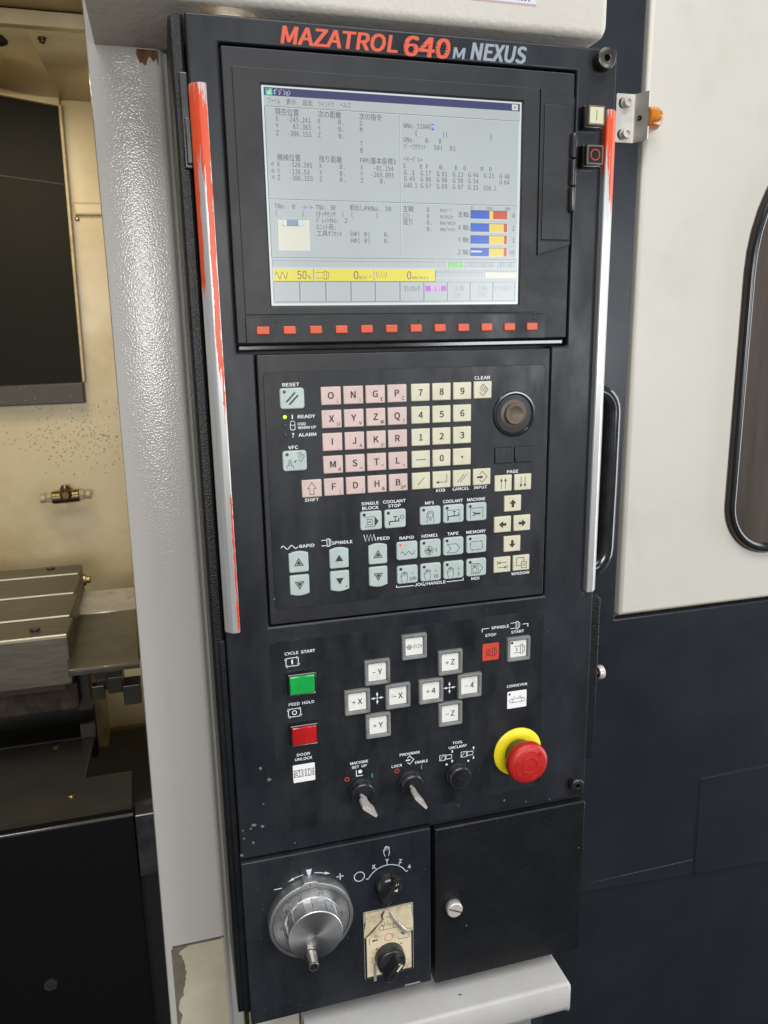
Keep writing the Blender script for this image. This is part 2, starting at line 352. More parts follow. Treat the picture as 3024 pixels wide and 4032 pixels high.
WO = {}
def finish_mesh(name, mb, mats, origin, smooth=35):
    me = bpy.data.meshes.new(name)
    o = Vector(origin)
    me.from_pydata([tuple(W(*p) - o) for p in mb.v], [], mb.f)
    for m in mats: me.materials.append(MATS[m])
    me.polygons.foreach_set('material_index', mb.m)
    bm = bmesh.new(); bm.from_mesh(me); lay = bm.faces.layers.int.new('flat'); bm.faces.ensure_lookup_table()
    for i in mb.flat: bm.faces[i][lay] = 1
    bmesh.ops.remove_doubles(bm, verts=bm.verts, dist=1e-7)
    bmesh.ops.recalc_face_normals(bm, faces=bm.faces)
    flat = [f[lay] for f in bm.faces]; bm.faces.layers.int.remove(lay); bm.to_mesh(me); bm.free()
    if smooth:
        me.polygons.foreach_set('use_smooth', [True] * len(me.polygons)); me.set_sharp_from_angle(angle=math.radians(smooth))
        me.polygons.foreach_set('use_smooth', [not x for x in flat])
    return me

def put(name, data, origin, parent=None, label=None):
    o = bpy.data.objects.new(name, data); COL.objects.link(o); WO[o] = Vector(origin)
    o.location = origin
    if parent is not None: o.parent = parent; o.location = Vector(origin) - WO[parent]
    if label: o['label'] = label
    return o

def mk(name, mb, mats, parent=None, bevel=0, seg=2, smooth=35, label=None, origin=None, tex=None):
    if isinstance(mats, str): mats = [mats]
    if origin is None:
        a = [min(p[k] for p in mb.v) for k in range(3)]; b = [max(p[k] for p in mb.v) for k in range(3)]
        origin = W(*[(x + y) / 2 for x, y in zip(a, b)])
    else: origin = W(*origin)
    o = put(name, finish_mesh(name, mb, mats, origin, 0 if bevel else smooth), origin, parent, label)
    if bevel:
        m = o.modifiers.new('bevel', 'BEVEL'); m.width = bevel / 1000; m.segments = seg; m.limit_method = 'ANGLE'; m.angle_limit = math.radians(40)
    return o

def thing(name, label, cat, loc, group=None):
    o = put(name, None, W(*loc)); o.empty_display_size = 0.02
    return tag(o, label, cat, group)
def tag(o, label, cat, group=None):
    o['label'] = label; o['category'] = cat
    if group: o['group'] = group
    return o
def structure(name, mb, mats, bevel=0):
    o = mk(name, mb, mats, None, bevel); o['kind'] = 'structure'; return o

# ------------------------------------------------------------------ flat print (lettering and symbols)
FD = bpy.utils.system_resource('DATAFILES', path='fonts')
def font(fn):
    try: return bpy.data.fonts.load(os.path.join(FD, fn))
    except Exception: return None
F_CJK = font('Noto Sans CJK Regular.woff2'); F_SANS = F_CJK; F_MONO = font('DejaVuSansMono.woff2')
CAP = {}
INKS = []
class Ink:
    """flat print lying at height w; becomes one mesh under its parent"""
    def __init__(s, name, parent, w, label=None):
        s.name, s.parent, s.w, s.label = name, parent, w, label
        s.mb = MB(); s.mats = []; s.texts = []; INKS.append(s)
    def mi(s, m):
        if m not in s.mats: s.mats.append(m)
        return s.mats.index(m)
    def poly(s, pts, m, dw=0): s.mb.quad([(p[0], p[1], s.w + dw) for p in pts], s.mi(m)); return s
    def rect(s, u0, u1, v0, v1, m, dw=0, r=0): return s.poly(rrect(u0, u1, v0, v1, r), m, dw)
    def disc(s, u, v, r, m, dw=0, n=20): return s.poly(circle(u, v, r, n), m, dw)
    def line(s, pts, t, m, closed=False, dw=0):
        P = [Vector(p) for p in pts]; n = len(P); L_, R_ = [], []
        for i, p in enumerate(P):
            a = (p - P[i - 1]) if (i > 0 or closed) else (P[1] - p)
            b = (P[(i + 1) % n] - p) if (i < n - 1 or closed) else a
            a = a.normalized() if a.length else b.normalized(); b = b.normalized() if b.length else a
            na, nb = Vector((-a.y, a.x)), Vector((-b.y, b.x)); k = na + nb; den = max(0.35, 1 + na.dot(nb))
            k = k * (t / 2 / den); L_.append(p + k); R_.append(p - k)
        w = s.w + dw; mi = s.mi(m)
        vs = [(q.x, q.y, w) for q in L_] + [(q.x, q.y, w) for q in R_]
        s.mb.add(vs, [(i, (i + 1) % n, n + (i + 1) % n, n + i) for i in range(n if closed else n - 1)], mi); return s
    def ring(s, u, v, r, t, m, n=28, dw=0): return s.line(circle(u, v, r, n), t, m, True, dw)
    def arrow(s, a, b, t, head, m, dw=0, hw=None):
        a, b = Vector(a), Vector(b); d = (b - a).normalized(); nrm = Vector((-d.y, d.x)); e = b - d * head; hw = hw or head * 0.42
        s.line([tuple(a), tuple(e)], t, m, dw=dw); return s.poly([tuple(b), tuple(e + nrm * hw), tuple(e - nrm * hw)], m, dw)
    def text(s, body, x, v, h, m, width=None, al='c', bold=0.022, shear=0, f='sans', dw=0):
        """x = left edge or centre, v = baseline, h = height of a capital, width = fitted width"""
        s.texts.append((body, x, v, h, s.mi(m), width, al, bold, shear, f, dw)); return s

def pick(body, f):
    if any(ord(ch) > 0x2E80 for ch in body): return F_CJK
    return F_SANS if f == 'sans' else F_MONO

def build_inks():
    jobs = []
    def job(body, fo, shear=0):
        c = bpy.data.curves.new('glyphs', 'FONT'); c.body = body
        if fo: c.font = fo
        c.size = 1.0; c.shear = shear; c.resolution_u = 3
        o = bpy.data.objects.new('glyphs', c); COL.objects.link(o); return o, c
    refs = {fo: job("H", fo) for fo in {F_SANS, F_MONO, F_CJK}}
    for ink in INKS:
        for t in ink.texts: jobs.append((ink, t, *job(t[0], pick(t[0], t[9]), t[8])))
    bpy.context.view_layer.update(); dg = bpy.context.evaluated_depsgraph_get()
    for fo, (o, c) in refs.items():
        me = o.evaluated_get(dg).to_mesh(); ys = [p.co.y for p in me.vertices]; CAP[fo] = max(ys) - min(0, min(ys))
    for ink, t, o, c in jobs:
        me = o.evaluated_get(dg).to_mesh()
        body, x, v, h, mi, width, al, bold, shear, f, dw = t
        co = [p.co.copy() for p in me.vertices]
        if co:
            k = h / CAP[pick(body, f)]; x0 = min(p.x for p in co); x1 = max(p.x for p in co); kx = k
            b = bold * h * 1.25
            if width: kx = (width - 2 * b) / max(1e-6, x1 - x0)
            turn = dw if isinstance(dw, tuple) else None
            off = x + b - (kx * (x1 - x0) / 2 + b if al == 'c' else 0)
            k -= 2 * b * .7 / h * k
            fs = [tuple(p.vertices) for p in me.polygons]
            for n, (sx, sy) in enumerate(((0, 0), (-1, -.7), (1, -.7), (-1, .7), (1, .7), (-1, 0), (1, 0)) if bold > .001 else ((0, 0),)):
                q = [(off + (p.x - x0) * kx + sx * b, v - b * .7 - p.y * k + sy * b) for p in co]
                if turn: q = [(turn[1] + X_ * cos(turn[3]) - Y_ * sin(turn[3]), turn[2] + X_ * sin(turn[3]) + Y_ * cos(turn[3])) for X_, Y_ in q]
                ink.mb.add([(X_, Y_, ink.w + (0 if turn else dw) + .02 * n) for X_, Y_ in q], fs, mi)
        o.evaluated_get(dg).to_mesh_clear()
    for o, c in [j[2:] for j in jobs] + list(refs.values()):
        bpy.data.objects.remove(o); bpy.data.curves.remove(c)
    for ink in INKS:
        if not ink.mb.f: continue
        o = mk(ink.name, ink.mb, ink.mats, ink.parent, smooth=0, label=ink.label)
        if ink.name in ('printed_symbols', 'paint_chips'): o['kind'] = 'stuff'

# ================================================================== THE CONSOLE
console = thing("control_console", "black machine control console with lit screen, coloured keys and red emergency stop", "control panel", (78, 604, -50))

us = [-97.8, -75.2, -61.2, 201.0, 216.6, 253.6]; vs = [-277, -258.6, -36.2, 196.4, 418.2]
def face_keep(u, v):
    if -75.2 < u < 216.6 and -258.6 < v < -36.2: return False
    if -61.2 < u < 201.0 and -36.2 < v < 196.4: return False
    return True
face = mk("face_plate", MB().grid(us, vs, face_keep, -14, 0), 'black_face', console, bevel=1.8, seg=3)
mk("housing", MB().box(-96, 252, -275, 602, -95, -14.5), 'seam_black', console)
mk("side_flange", MB().prism(rrect(-109.6, -98.6, -278, 591, (5, 0, 0, 1)), -95, -7, 2.5), 'black_textured', console)
m = MB(); m.box(-104.5, -98.2, -238, -172, -7.6, -3.0)
mk("flap_strip", m, 'black_satin', console, bevel=1)
m = MB(); m.prism(rrect(-102.6, -98.2, -206.5, -174.5, 1), -6, 0.5, 1); mk("hinge_pin", m, 'black_satin', console)
m = MB(); m.box(-104, -98.4, 205, 590, -7.6, -4.2); mk("side_gasket", m, 'black_textured', console, bevel=1)

t = Ink("printed_title", face, 0.12)
t.text("MAZATROL", -29.2, -260.7, 12.2, 'print_orange', 90.8, 'l', 0.034, 0.16)
t.text("640", 66.6, -259.4, 14.2, 'print_orange', 38.4, 'l', 0.040, 0.12)
for k in range(4): t.rect(64, 106, -268.4 + k * 2.1, -268.05 + k * 2.1, 'black_face', 0.1)
t.text("M", 106.9, -260.2, 8.0, 'print_grey_blue', 11.0, 'l', 0.034, 0.12)
t.text("NEXUS", 121.8, -260.4, 12.4, 'print_grey_blue', 49.0, 'l', 0.036, 0.20)

# paint chips knocked out of the black face
random.seed(11)
t = Ink("paint_chips", face, 0.1)
for u, v, d in [(-84.1, 384.5, 5), (-76.5, 387.1, 4), (-85.7, 402.5, 4), (-96.3, 413.4, 4), (-93.7, 396.7, 2.5), (-47.7, 411.0, 2), (-87.1, 387.7, 2.5), (-93.8, 438.7, 3), (-94.3, 388.1, 2), (114.2, 403.7, 2.6), (163.5, 407.7, 3), (187.7, 413.5, 2), (213.9, 416.3, 2), (242.5, 198.6, 2), (-68.0, 341.3, 4), (-75.5, 328.6, 4), (-74.5, 365.0, 2), (192.2, 270.5, 2), (114.1, 403.4, 2.6), (-38.0, 210.9, 2), (-44.7, 160.4, 2), (-55.1, 171.3, 2), (1.7, 526.3, 2), (-96.6, 528.2, 2), (-96.2, 551.1, 2)]:
    if v > 420: continue
    n = random.choice((5, 6, 7)); t.poly([(u + d * random.uniform(.25, .55) * cos(2 * pi * k / n), v + d * random.uniform(.25, .6) * sin(2 * pi * k / n)) for k in range(n)], 'chip_grey')

# --- display unit
bez = MB(); bez.grid([-73.4, -66.2, -45.0, 167.9, 193.8, 214.9], [-256.6, -243.2, -232.2, -72.3, -64.6, -43.4],
                     lambda u, v: not (-45 < u < 167.9 and -232.2 < v < -72.3), -10, -0.4)
bezel = mk("display_bezel", bez, 'black_bezel', console, bevel=0.8)
mk("bezel_lip", MB().prism([(-73.4, -42.6), (214.9, -42.6), (214.9, -37.2), (-73.4, -37.2)], -12, -5, 1.5), 'black_gloss', console)
b = MB(); b.grid([-66.2, -45.9, 168.8, 183.4], [-243.2, -233.1, -71.4, -65.4], lambda u, v: not (-45.9 < u < 168.8 and -233.1 < v < -71.4), -0.6, 0.5)
mk("screen_surround", b, 'black_bezel', bezel, bevel=0.5)
mk("softkey_strip", MB().prism(rrect(-66.6, 193.8, -64.5, -43.4, 0.6), -1, 0.9, 0.6), 'black_overlay', bezel)
LU, LV, LK = -44.14, -231.43, 211.1 / 640
screen = mk("lcd_screen", MB().box(LU - 0.6, LU + 211.7, LV - 0.6, LV + 158.9, -4, -0.9), 'lcd_light', console)
g = Ink("screen_graphics", screen, -0.85)
def X(x): return LU + x * LK
def Y(y): return LV + y * LK
def gr(x0, y0, x1, y1, c, dw=0.0): g.rect(X(x0), X(x1), Y(y0), Y(y1), 'lcd_' + c, dw)
def gt(body, x0, x1, yc, h=10.5, c='text', f='mono', bold=0.0): g.text(body, X(x0), Y(yc + h / 2), h * LK, 'lcd_' + c, (x1 - x0) * LK, 'l', bold, 0, f, 0.16)
gr(0, 0, 640, 480, 'grey'); gr(0, 0, 640, 1.6, 'light', .04); gr(0, 0, 1.6, 480, 'light', .04); gr(638, 0, 640, 480, 'light', .04); gr(0, 477.5, 640, 480, 'light', .04)
gr(3, 2, 637, 19, 'navy', .04); gr(7, 4, 22, 18, 'cyan', .08); gr(11, 9, 18, 16, 'yellow', .12); gr(9, 5, 14, 8, 'dark', .12)
gt("ﾎﾟｼﾞｼｮﾝ", 25, 63, 11, 11, 'white'); gr(616, 4, 632, 17, 'light', .08)
g.line([(X(620), Y(7)), (X(628), Y(14))], .5, 'lcd_text', dw=.14); g.line([(X(628), Y(7)), (X(620), Y(14))], .5, 'lcd_text', dw=.14)
for b_, x0, x1 in (("ファイル", 11, 39), ("表示", 53, 76), ("設定", 91, 114), ("ウィンドウ", 128, 164), ("ヘルプ", 179, 205)): gt(b_, x0, x1, 30, 10)
def hl(x0, x1, y): gr(x0, y, x1, y + 1.1, 'dark', .06); gr(x0, y + 1.2, x1, y + 2.2, 'light', .06)
def vl(x, y0, y1): gr(x, y0, x + 1.1, y1, 'shade', .07); gr(x + 1.2, y0, x + 2.2, y1, 'light', .07)
hl(4, 636, 41); vl(324, 42, 368); hl(4, 636, 240); gr(2, 42, 3.2, 370, 'dark', .06); gr(635, 42, 637, 370, 'light', .06); hl(2, 636, 371)
gt("現在位置", 26, 81, 52, 12); gt("次の距離", 126, 181, 52, 12); gt("次の指令", 225, 280, 52, 12)
gt("機械位置", 26, 81, 149, 12); gt("残り距離", 125, 180, 149, 12); gt("FRM(", 225, 250, 148); gt("基本座標", 251, 306, 148, 12); gt(")", 308, 313, 148)
for c_, y in zip("XYZ", (67, 82, 97)):
    gt(c_, 26.5, 33, y); gt(c_, 125, 131, y)
for s_, x0, y in (("-245.241", 54, 67), ("67.363", 67, 82), ("-386.153", 54, 97), ("-326.395", 54, 164), ("-136.53", 54, 179), ("-386.153", 54, 193)):
    gt(s_, x0, 101 if s_ == "-136.53" else 108, y)
for c_, y in zip("XYZ", (164, 179, 193)):
    gt(c_, 25.5, 32, y); gt(c_, 125, 131, y); gt(c_, 225, 231, y)
    g.line([(X(15 + dx), Y(y + dy)) for dx, dy in ((0, -3.5), (3, 0), (0, 3.5), (-3, 0))], .35, 'lcd_text', True, .16)
for y in (67, 82, 97, 164, 179, 193): gt("0.", 174, 186, y)
for c_, y in zip("GMTB", (67, 81, 111, 126)): gt(c_, 226, 232, y)
gt("-81.154", 259, 307, 164); gt("-203.893", 252, 307, 179); gt("0.", 273, 286, 193)
gt("WNo.", 334, 361, 66); gt("51040", 369, 402, 66); gr(404, 59, 412, 73, 'cursor', .1); gt("M", 405, 411, 66, 10, 'white')
gt("(", 364, 368, 81, 12); gt(")(", 434, 446, 81, 12); gt(")", 558, 562, 81, 12)
gt("UNo.", 334, 360, 97); gt("0-", 389, 402, 97); gt("0", 424, 430, 97); gt("ﾊﾟｰﾂｶｳﾝﾄ", 334, 389, 112, 11); gt("50(", 411, 432, 112); gt("0)", 452, 466, 112)
gt("<ﾓｰﾀﾞﾙ>", 334, 382, 141, 11)
for s_, x0, x1 in (("S", 332, 338), ("0 F", 374, 396), ("0.", 425, 438), ("B  0", 466, 494), ("M  0", 534, 563)): gt(s_, x0, x1, 156)
GX = [334, 376, 418, 460, 501, 543, 585]
for row, y in ((("1", "17", "91", "23", "94", "21", "40"), 171), (("49", "80", "98", "50", "54", "", "64"), 185), (("40.1", "67", "69", "97", "15", "50.1", ""), 200)):
    for x, s_ in zip(GX, row):
        if not s_: continue
        if len(s_) > 2: gt("G" + s_, x, x + 33, y)
        else: gt("G", x, x + 7, y); gt(s_, x + 27 - 6.8 * len(s_), x + 27, y)
gt("TNo.", 15, 42, 256); gt("0", 57, 63, 256); gt("->->", 79, 105, 256); gt("TNo. 30", 113, 161, 256); gt("割出し", 197, 231, 255, 11); gt("PKNo. 30", 233, 300, 256)
gt("(", 17, 20, 271, 11); gt(")", 80, 83, 271, 11); gt("(ﾀｯﾁｾﾝｻ", 114, 161, 271, 11); gt(")", 177, 180, 271, 11); gt("(", 200, 203, 271, 11); gt(")", 262, 265, 271, 11)
gt("ﾊﾟﾚｯﾄNo.", 113, 166, 285, 11); gt("2", 183, 189, 285); gt("ﾕﾆｯﾄ名:", 112, 160, 300, 11); gt("工具ｵﾌｾｯﾄ", 113, 175, 315, 11)
for s_, y in (("D#( 0)", 315), ("H#( 0)", 330)): gt(s_, 197, 244, y); gt("0.", 281, 293, y)
gr(18, 283, 96, 355, 'light', .06); gr(19, 284, 95, 285, 'dark', .08); gr(19, 284, 20, 354, 'dark', .08); gr(20, 285, 94, 353, 'ivory', .07)
gr(33, 286, 80, 300, 'white', .1); gr(42, 286, 70, 300, 'steelblue', .12); gr(33, 299.4, 80, 300, 'dark', .14)
for x in (32.6, 36, 71, 75, 79.4): gr(x, 286, x + .8, 300, 'steelblue', .14)
gt("主軸", 330, 357, 254, 12); gt("(2)", 331, 347, 270); gt("送り", 330, 354, 284, 12)
for s_, y in (("0", 255), ("0", 270), ("0.", 285), ("0.", 300)): gt(s_, 392, 398 + 6 * (len(s_) - 1), y)
for s_, x1, y in (("min⁻¹", 457, 255), ("m/min", 460, 270), ("mm/min", 467, 285), ("mm/rev", 467, 300)): gt(s_, 427, x1, y, 9)
for (y0, a, b_, lab, val) in ((254, 559, 569, "主軸:", "0"), (285, 559, 599, "X 軸:", "2"), (314, 559, 600, "Y 軸:", "2"), (344, 559, 600, "Z 軸:", "59")):
    gr(508, y0 - 1, 610, y0 + 20.5, 'light', .06); gr(508, y0 - 1, 609, y0, 'dark', .07); gr(508, y0 - 1, 509, y0 + 20, 'dark', .07)
    gr(509, y0, a, y0 + 19.5, 'blue', .08); gr(a, y0, b_, y0 + 19.5, 'bar_yellow', .08); gr(b_, y0, 608.5, y0 + 19.5, 'bar_red', .08)
    gt(lab, 474, 506, y0 + 10, 11); gt(val, 629 - 6.5 * len(val), 629, y0 + 10, 10)
gr(510, 350, 539, 354, 'light', .1)
for s_, x in (("0", 511), ("100", 559), ("200", 608)): gt(s_, x - 2.4 * len(s_), x + 2.4 * len(s_), 248, 7)
def sunk(x0, y0, x1, y1, c='grey'): gr(x0, y0, x1, y1, 'light', .06); gr(x0, y0, x1 - 1, y1 - 1, 'shade', .07); gr(x0 + 1, y0 + 1, x1 - 1, y1 - 1, c, .08)
sunk(4, 378, 417, 394); sunk(419, 378, 447, 394); sunk(449, 378, 491, 394, 'green'); sunk(494, 378, 580, 394); sunk(583, 378, 635, 394)
gt("TPS 0", 453, 487, 386, 10, 'faint'); gt("2023/08/04", 501, 571, 385.5, 10, 'faint'); gt("09:46", 590, 625, 385.5, 10, 'faint')
sunk(415, 402, 546, 417); sunk(548, 401, 636, 417, 'ivory')
for x0, x1 in ((6, 102), (105, 253), (255, 413)): gr(x0 - 1, 396, x1 + 1, 426, 'light', .06); gr(x0, 397, x1 + 1, 426, 'dark', .07); gr(x0, 397, x1, 425, 'yellow', .08)
gt("50", 62, 85, 411, 19, 'text', 'sans', .0); gt("%", 88, 96, 416, 9); gt("0", 202, 214, 411, 19, 'text', 'sans'); gt("min⁻¹", 216, 246, 416, 9); gt("0", 339, 350, 411, 19, 'text', 'sans'); gt("mm/min", 352, 394, 416, 8)
g.line([(X(9 + i * 1.0), Y(412 - 8 * sin(i / 31 * 4.4 * pi))) for i in range(32)], .45, 'lcd_text', dw=.16)
g.line([(X(107), Y(405)), (X(128), Y(405))], .35, 'lcd_text', dw=.16); g.line([(X(107), Y(418)), (X(128), Y(418))], .35, 'lcd_text', dw=.16)
g.line([(X(x), Y(y)) for x, y in ((128, 402), (134, 402), (134, 421), (128, 421))], .35, 'lcd_text', True, .16); g.line([(X(x), Y(y)) for x, y in ((134, 404), (139, 404), (139, 419), (134, 419))], .35, 'lcd_text', dw=.16)
g.line([(X(259 + i * 3.4), Y(403 if i % 2 == 0 else 419)) for i in range(9)], .5, 'lcd_text', dw=.16)
KX = [6, 69, 133, 196, 258, 322, 385, 448, 510, 573, 635]
for i in range(10):
    gr(KX[i] - 1, 427, KX[i + 1] - 2, 474, 'dark', .06); gr(KX[i], 428, KX[i + 1] - 3, 473, 'grey', .07)
    gr(KX[i], 428, KX[i + 1] - 3, 429, 'light', .08); gr(KX[i], 428, KX[i] + 1, 473, 'light', .08)
gt("ﾏｼﾝﾛｯｸ", 331, 372, 443, 12); gr(387, 436, 443, 449, 'magenta', .1); gt("照明", 401, 428, 442.5, 11, 'white')
for s_, x0, x1, y in (("主軸", 464, 491, 442), ("JOG", 464, 483, 459), ("主軸", 526, 554, 442), ("逆転", 526, 554, 458), ("TPS設定", 575, 623, 442)): gt(s_, x0, x1, y, 11, 'faint')

# softkeys
sk = MB().prism(rrect(-5.1, 5.1, -3.2, 3.2, 0.9), 0.6, 2.4, 0.7); skm = finish_mesh("softkey", sk, ['softkey_red'], W(0, 0, 0))
for k in range(12): put("softkey", skm, W(-53.2 + 21.24 * k, -53.3, 0), console)
for u in (-42.0, 77.0, 182.5): mk("screw_dimple", MB().lathe((u, -59.6, 0.4), [(0.9, 0), (0.9, 0.9), (0.5, 1.1)], 10), 'seam_black', bezel)

# card door with its latch
pts = [(183.6, -242.6), (214.6, -238.0), (214.6, -121.2), (184.2, -112.6)]
mk("door_surround", MB().prism(pts, -0.5, 1.6, 0.6), 'black_bezel', bezel)
door = mk("card_door", MB().prism(rrect(187.0, 213.0, -231.4, -125.0, 0.8), -0.4, 2.6, 0.8), 'black_bezel', console)
mk("door_seam", MB().ringplate(rrect(185.8, 214.2, -232.4, -124.0, 0.5), rrect(186.6, 213.4, -231.6, -124.8, 0.5), 1.4, 1.72), 'seam_black', door)
for k, (v0, v1) in enumerate(((-210, -190.2), (-189.4, -168.3), (-167.5, -147))):
    m = MB(); r = 2.9
    p0 = [(0.4, v0), (0.8, v0 + 0.15), (1, v0 + 0.7)] if k else [(0.35, v0), (0.75, v0 + 0.7), (1, v0 + 3)]
    p1 = [(1, v1 - 0.7), (0.8, v1 - 0.15), (0.4, v1)] if k < 2 else [(1, v1 - 3), (0.75, v1 - 0.7), (0.35, v1)]
    m.lathe((213.6, 0, 4.4), [(r * a, b_) for a, b_ in p0 + p1], 16, (0, 1, 0))
    mk("latch_bar" if k == 1 else "hinge_knuckle", m, 'black_satin', door)
t = Ink("embossed_text", door, 2.65); t.text("OPEN", 191.2, -176.2, 2.6, 'emboss_black', 10, 'l', 0.01); t.line([(202, -178.8), (205, -177.6), (202, -176.4)], .35, 'emboss_black', True)

# power buttons, upper right
def power_button(v, lens, ring, label):
    c = (228.2, v); m = MB()
    m.loft([[(p[0], p[1], w) for p in rrect(c[0] - a, c[0] + a, c[1] - a * 1.03, c[1] + a * 1.03, 0.8)] for a, w in ((8.7, 0), (8.4, 8.5), (7.9, 9))], True, True)
    b_ = mk("power_button", m, 'black_gloss', console, label=label)
    m = MB(); m.loft([[(p[0], p[1], w) for p in rrect(c[0] - a, c[0] + a, c[1] - a, c[1] + a, 0.8)] for a, w in ((7.6, 9), (7.4, 13.4), (6.6, 14.2))], True, True)
    l = mk("lens", m, 'smoke_rim' if not ring else 'smoke_lens', b_)
    mk("lens_rim", MB().ringplate(rrect(c[0] - 7.5, c[0] + 7.5, c[1] - 7.5, c[1] + 7.5, .8), rrect(c[0] - 6.3, c[0] + 6.3, c[1] - 6.3, c[1] + 6.3, .5), 12.6, 14.3), 'smoke_rim', b_)
    mk("lens_window", MB().box(c[0] - 6.2, c[0] + 6.2, c[1] - 6.2, c[1] + 6.2, 13.9, 14.35), lens, b_)
    t = Ink("symbol", b_, 14.5)
    if ring: t.ring(c[0], c[1], 4.1, 0.75, 'print_red')
    else: t.line([(c[0], c[1] - 4), (c[0], c[1] + 4)], .8, 'print_green')
power_button(-221.8, 'ivory_lens', False, "ivory power on button with a green bar")
power_button(-191.6, 'smoke_lens', True, "dark power off button with a red ring")

# guard rails on both edges
def rail(pts, v0, v1, m, label):
    """pts = profile (u, w)"""
    q = MB(); c = (sum(p[0] for p in pts) / len(pts), sum(p[1] for p in pts) / len(pts))
    sc = lambda k: [(c[0] + (p[0] - c[0]) * k, c[1] + (p[1] - c[1]) * k) for p in pts]
    rings = [[(u, v, w) for u, w in sc(k)] for k, v in ((0.82, v0), (0.97, v0 + 0.5), (1, v0 + 1.5), (1, v1 - 1), (0.93, v1))]
    q.loft(rings); mk("guard_rail", q, m, console, label=label, smooth=24)
rail([(-98.4, 0), (-98.3, 3.5), (-97.6, 4.8), (-92.4, 9.3), (-91.4, 9.7), (-87, 9.7), (-86, 9), (-86, 0)], -228.4, 194.5, 'rail_paint_worn', "left rail with long strips of orange red paint left on it")
rail([(242.2, 0), (242.2, 6), (242.9, 6.9), (248.2, 7), (249, 6.6), (253.3, 2.6), (253.6, 1.6), (253.6, 0)], -229.4, 195.2, 'rail_paint_bare', "right rail, mostly bare, orange red only at its top end")

# socket head bolts
def bolt(u, v, r, h, m, parent=console, sr=0.45):
    q = MB(); q.lathe((u, v, 0), [(r, 0), (r, h * 0.86), (r * 0.95, h * 0.96), (r * 0.88, h), (r * sr * 1.05, h)], 28, cap1=False)
    q.loft([[(p[0], p[1], w) for p in circle(u, v, rr, 28)] for rr, w in ((r * sr * 1.05, h), (r * sr, h - 0.1))], False, False)
    hx = []
    for k in range(28):
        a = 2 * pi * k / 28; rr = r * sr * cos(pi / 6) / cos(((a + 0.3) % (pi / 3)) - pi / 6); hx.append((u + rr * cos(a), v + rr * sin(a)))
    q.loft([[(p[0], p[1], h - 0.1) for p in circle(u, v, r * sr, 28)], [(p[0], p[1], h - 0.12) for p in hx], [(p[0], p[1], h * 0.4) for p in hx]], False, True)
    return mk("bolt", q, m, parent)
bolt(238.6, -267.0, 8.6, 9.5, 'steel_dark', sr=0.36); bolt(240.6, 401.3, 7.4, 8.5, 'steel_dark', sr=0.36)

# --- keyboard unit
kb = mk("keypad_panel", MB().prism(rrect(-59.4, 199.7, -34.4, 194.8, 1.5), -12, -0.3, 0.9), 'black_bezel', console)
mk("keypad_overlay", MB().prism(rrect(-54.6, 195.2, -20.3, 180.9, 4), -0.5, 0.15, 0.12), 'black_overlay', kb)
mk("overlay_seam", MB().ringplate(rrect(-55.1, 195.7, -20.8, 181.4, 4.3), rrect(-54.6, 195.2, -20.3, 180.9, 4), -0.5, -0.18), 'seam_black', kb)

KM = {}
def keymesh(kind):
    if kind in KM: return KM[kind]
    w, h, r, m = dict(pink=(17, 15, .7, 'pink_key'), cream=(16.8, 14.8, .7, 'cream_key'), mint=(19.5, 16.7, 2.2, 'mint_key'), reset=(20.2, 17.0, 2.4, 'mint_key'), dark=(16.9, 14.8, .6, 'black_overlay'))[kind]
    q = MB().prism(rrect(-w / 2, w / 2, -h / 2, h / 2, r), 0.1, 1.9, 0.9); KM[kind] = finish_mesh("key", q, [m], W(0, 0, 0)); return KM[kind]
def key(kind, u, v, label): return put("key", keymesh(kind), W(u, v, 0), console, label)
KW = 2.0
def legend(o): return Ink("legend", o, KW)

ROWS = [["O(", "N)", "GE", "PC"], ["XU", "YV", "ZW", "Q?"], ["I,", "JA", "K@", "R"], ["M#", "S=", "T*", "L+"], ["F[", "D]", "H&", "BSP"]]
for r, row in enumerate(ROWS):
    for c, s_ in enumerate(row):
        u, v = 19.0 * c, 19.16 * r
        o = key('pink', u, v, "pink key with the letter " + s_[0]); t = legend(o)
        t.text(s_[0], u - 0.2, v + 2.7 - 0.3, 5.6, 'print_dark')
        if len(s_) > 1:
            big = s_[1:] in ('(', ')', '[', ']', ',', '@')
            t.text(s_[1:], u + (4.4 if s_[1:] == 'SP' else 5.4), v + (5.4 if s_[1:] == '*' else 5.6), 2.9, 'print_dark', bold=0.0 if big else 0.012)
o = key('pink', -19, 76.7, "pink shift key with an outlined arrow"); t = legend(o)
t.line([(-19 + x, 76.7 + y) for x, y in ((0, -5.4), (3.6, 0), (1.7, 0), (1.7, 5), (-1.7, 5), (-1.7, 0), (-3.6, 0))], .45, 'print_dark', True)
YU = [77.83 + 19.05 * k for k in range(4)]
for r, row in enumerate(["789", "456", "123", "-0."]):
    for c, s_ in enumerate(row):
        u, v = YU[c], 19.16 * r; o = key('cream', u, v, "cream key with " + {'-': "a minus sign", '.': "a decimal point"}.get(s_, "the digit " + s_)); t = legend(o)
        if s_ == '-': t.line([(u - 4.4, v + .3), (u + 4.4, v + .3)], .6, 'print_dark')
        elif s_ == '.': t.disc(u, v, .95, 'print_dark')
        else: t.text(s_, u, v + 2.7, 5.5, 'print_dark')
def cream(u, v, label): o = key('cream', u, v, label); return legend(o)
PD = 'print_dark'
t = cream(YU[3], -0.2, "cream clear key with a striped diamond"); u, v = YU[3], -0.2
t.line([(u - 3.0, v - 1.6), (u + .2, v - 5), (u + 5, v - .2), (u + .2, v + 4.8), (u - 3.2, v + 1.8)], .5, PD)
for d in (0, 1.7, 3.4): t.line([(u - 2.6 + d, v + .6 + d * .45), (u + .6 + d * .9, v - 3 + d * .55)], .5, PD)
v = 76.7
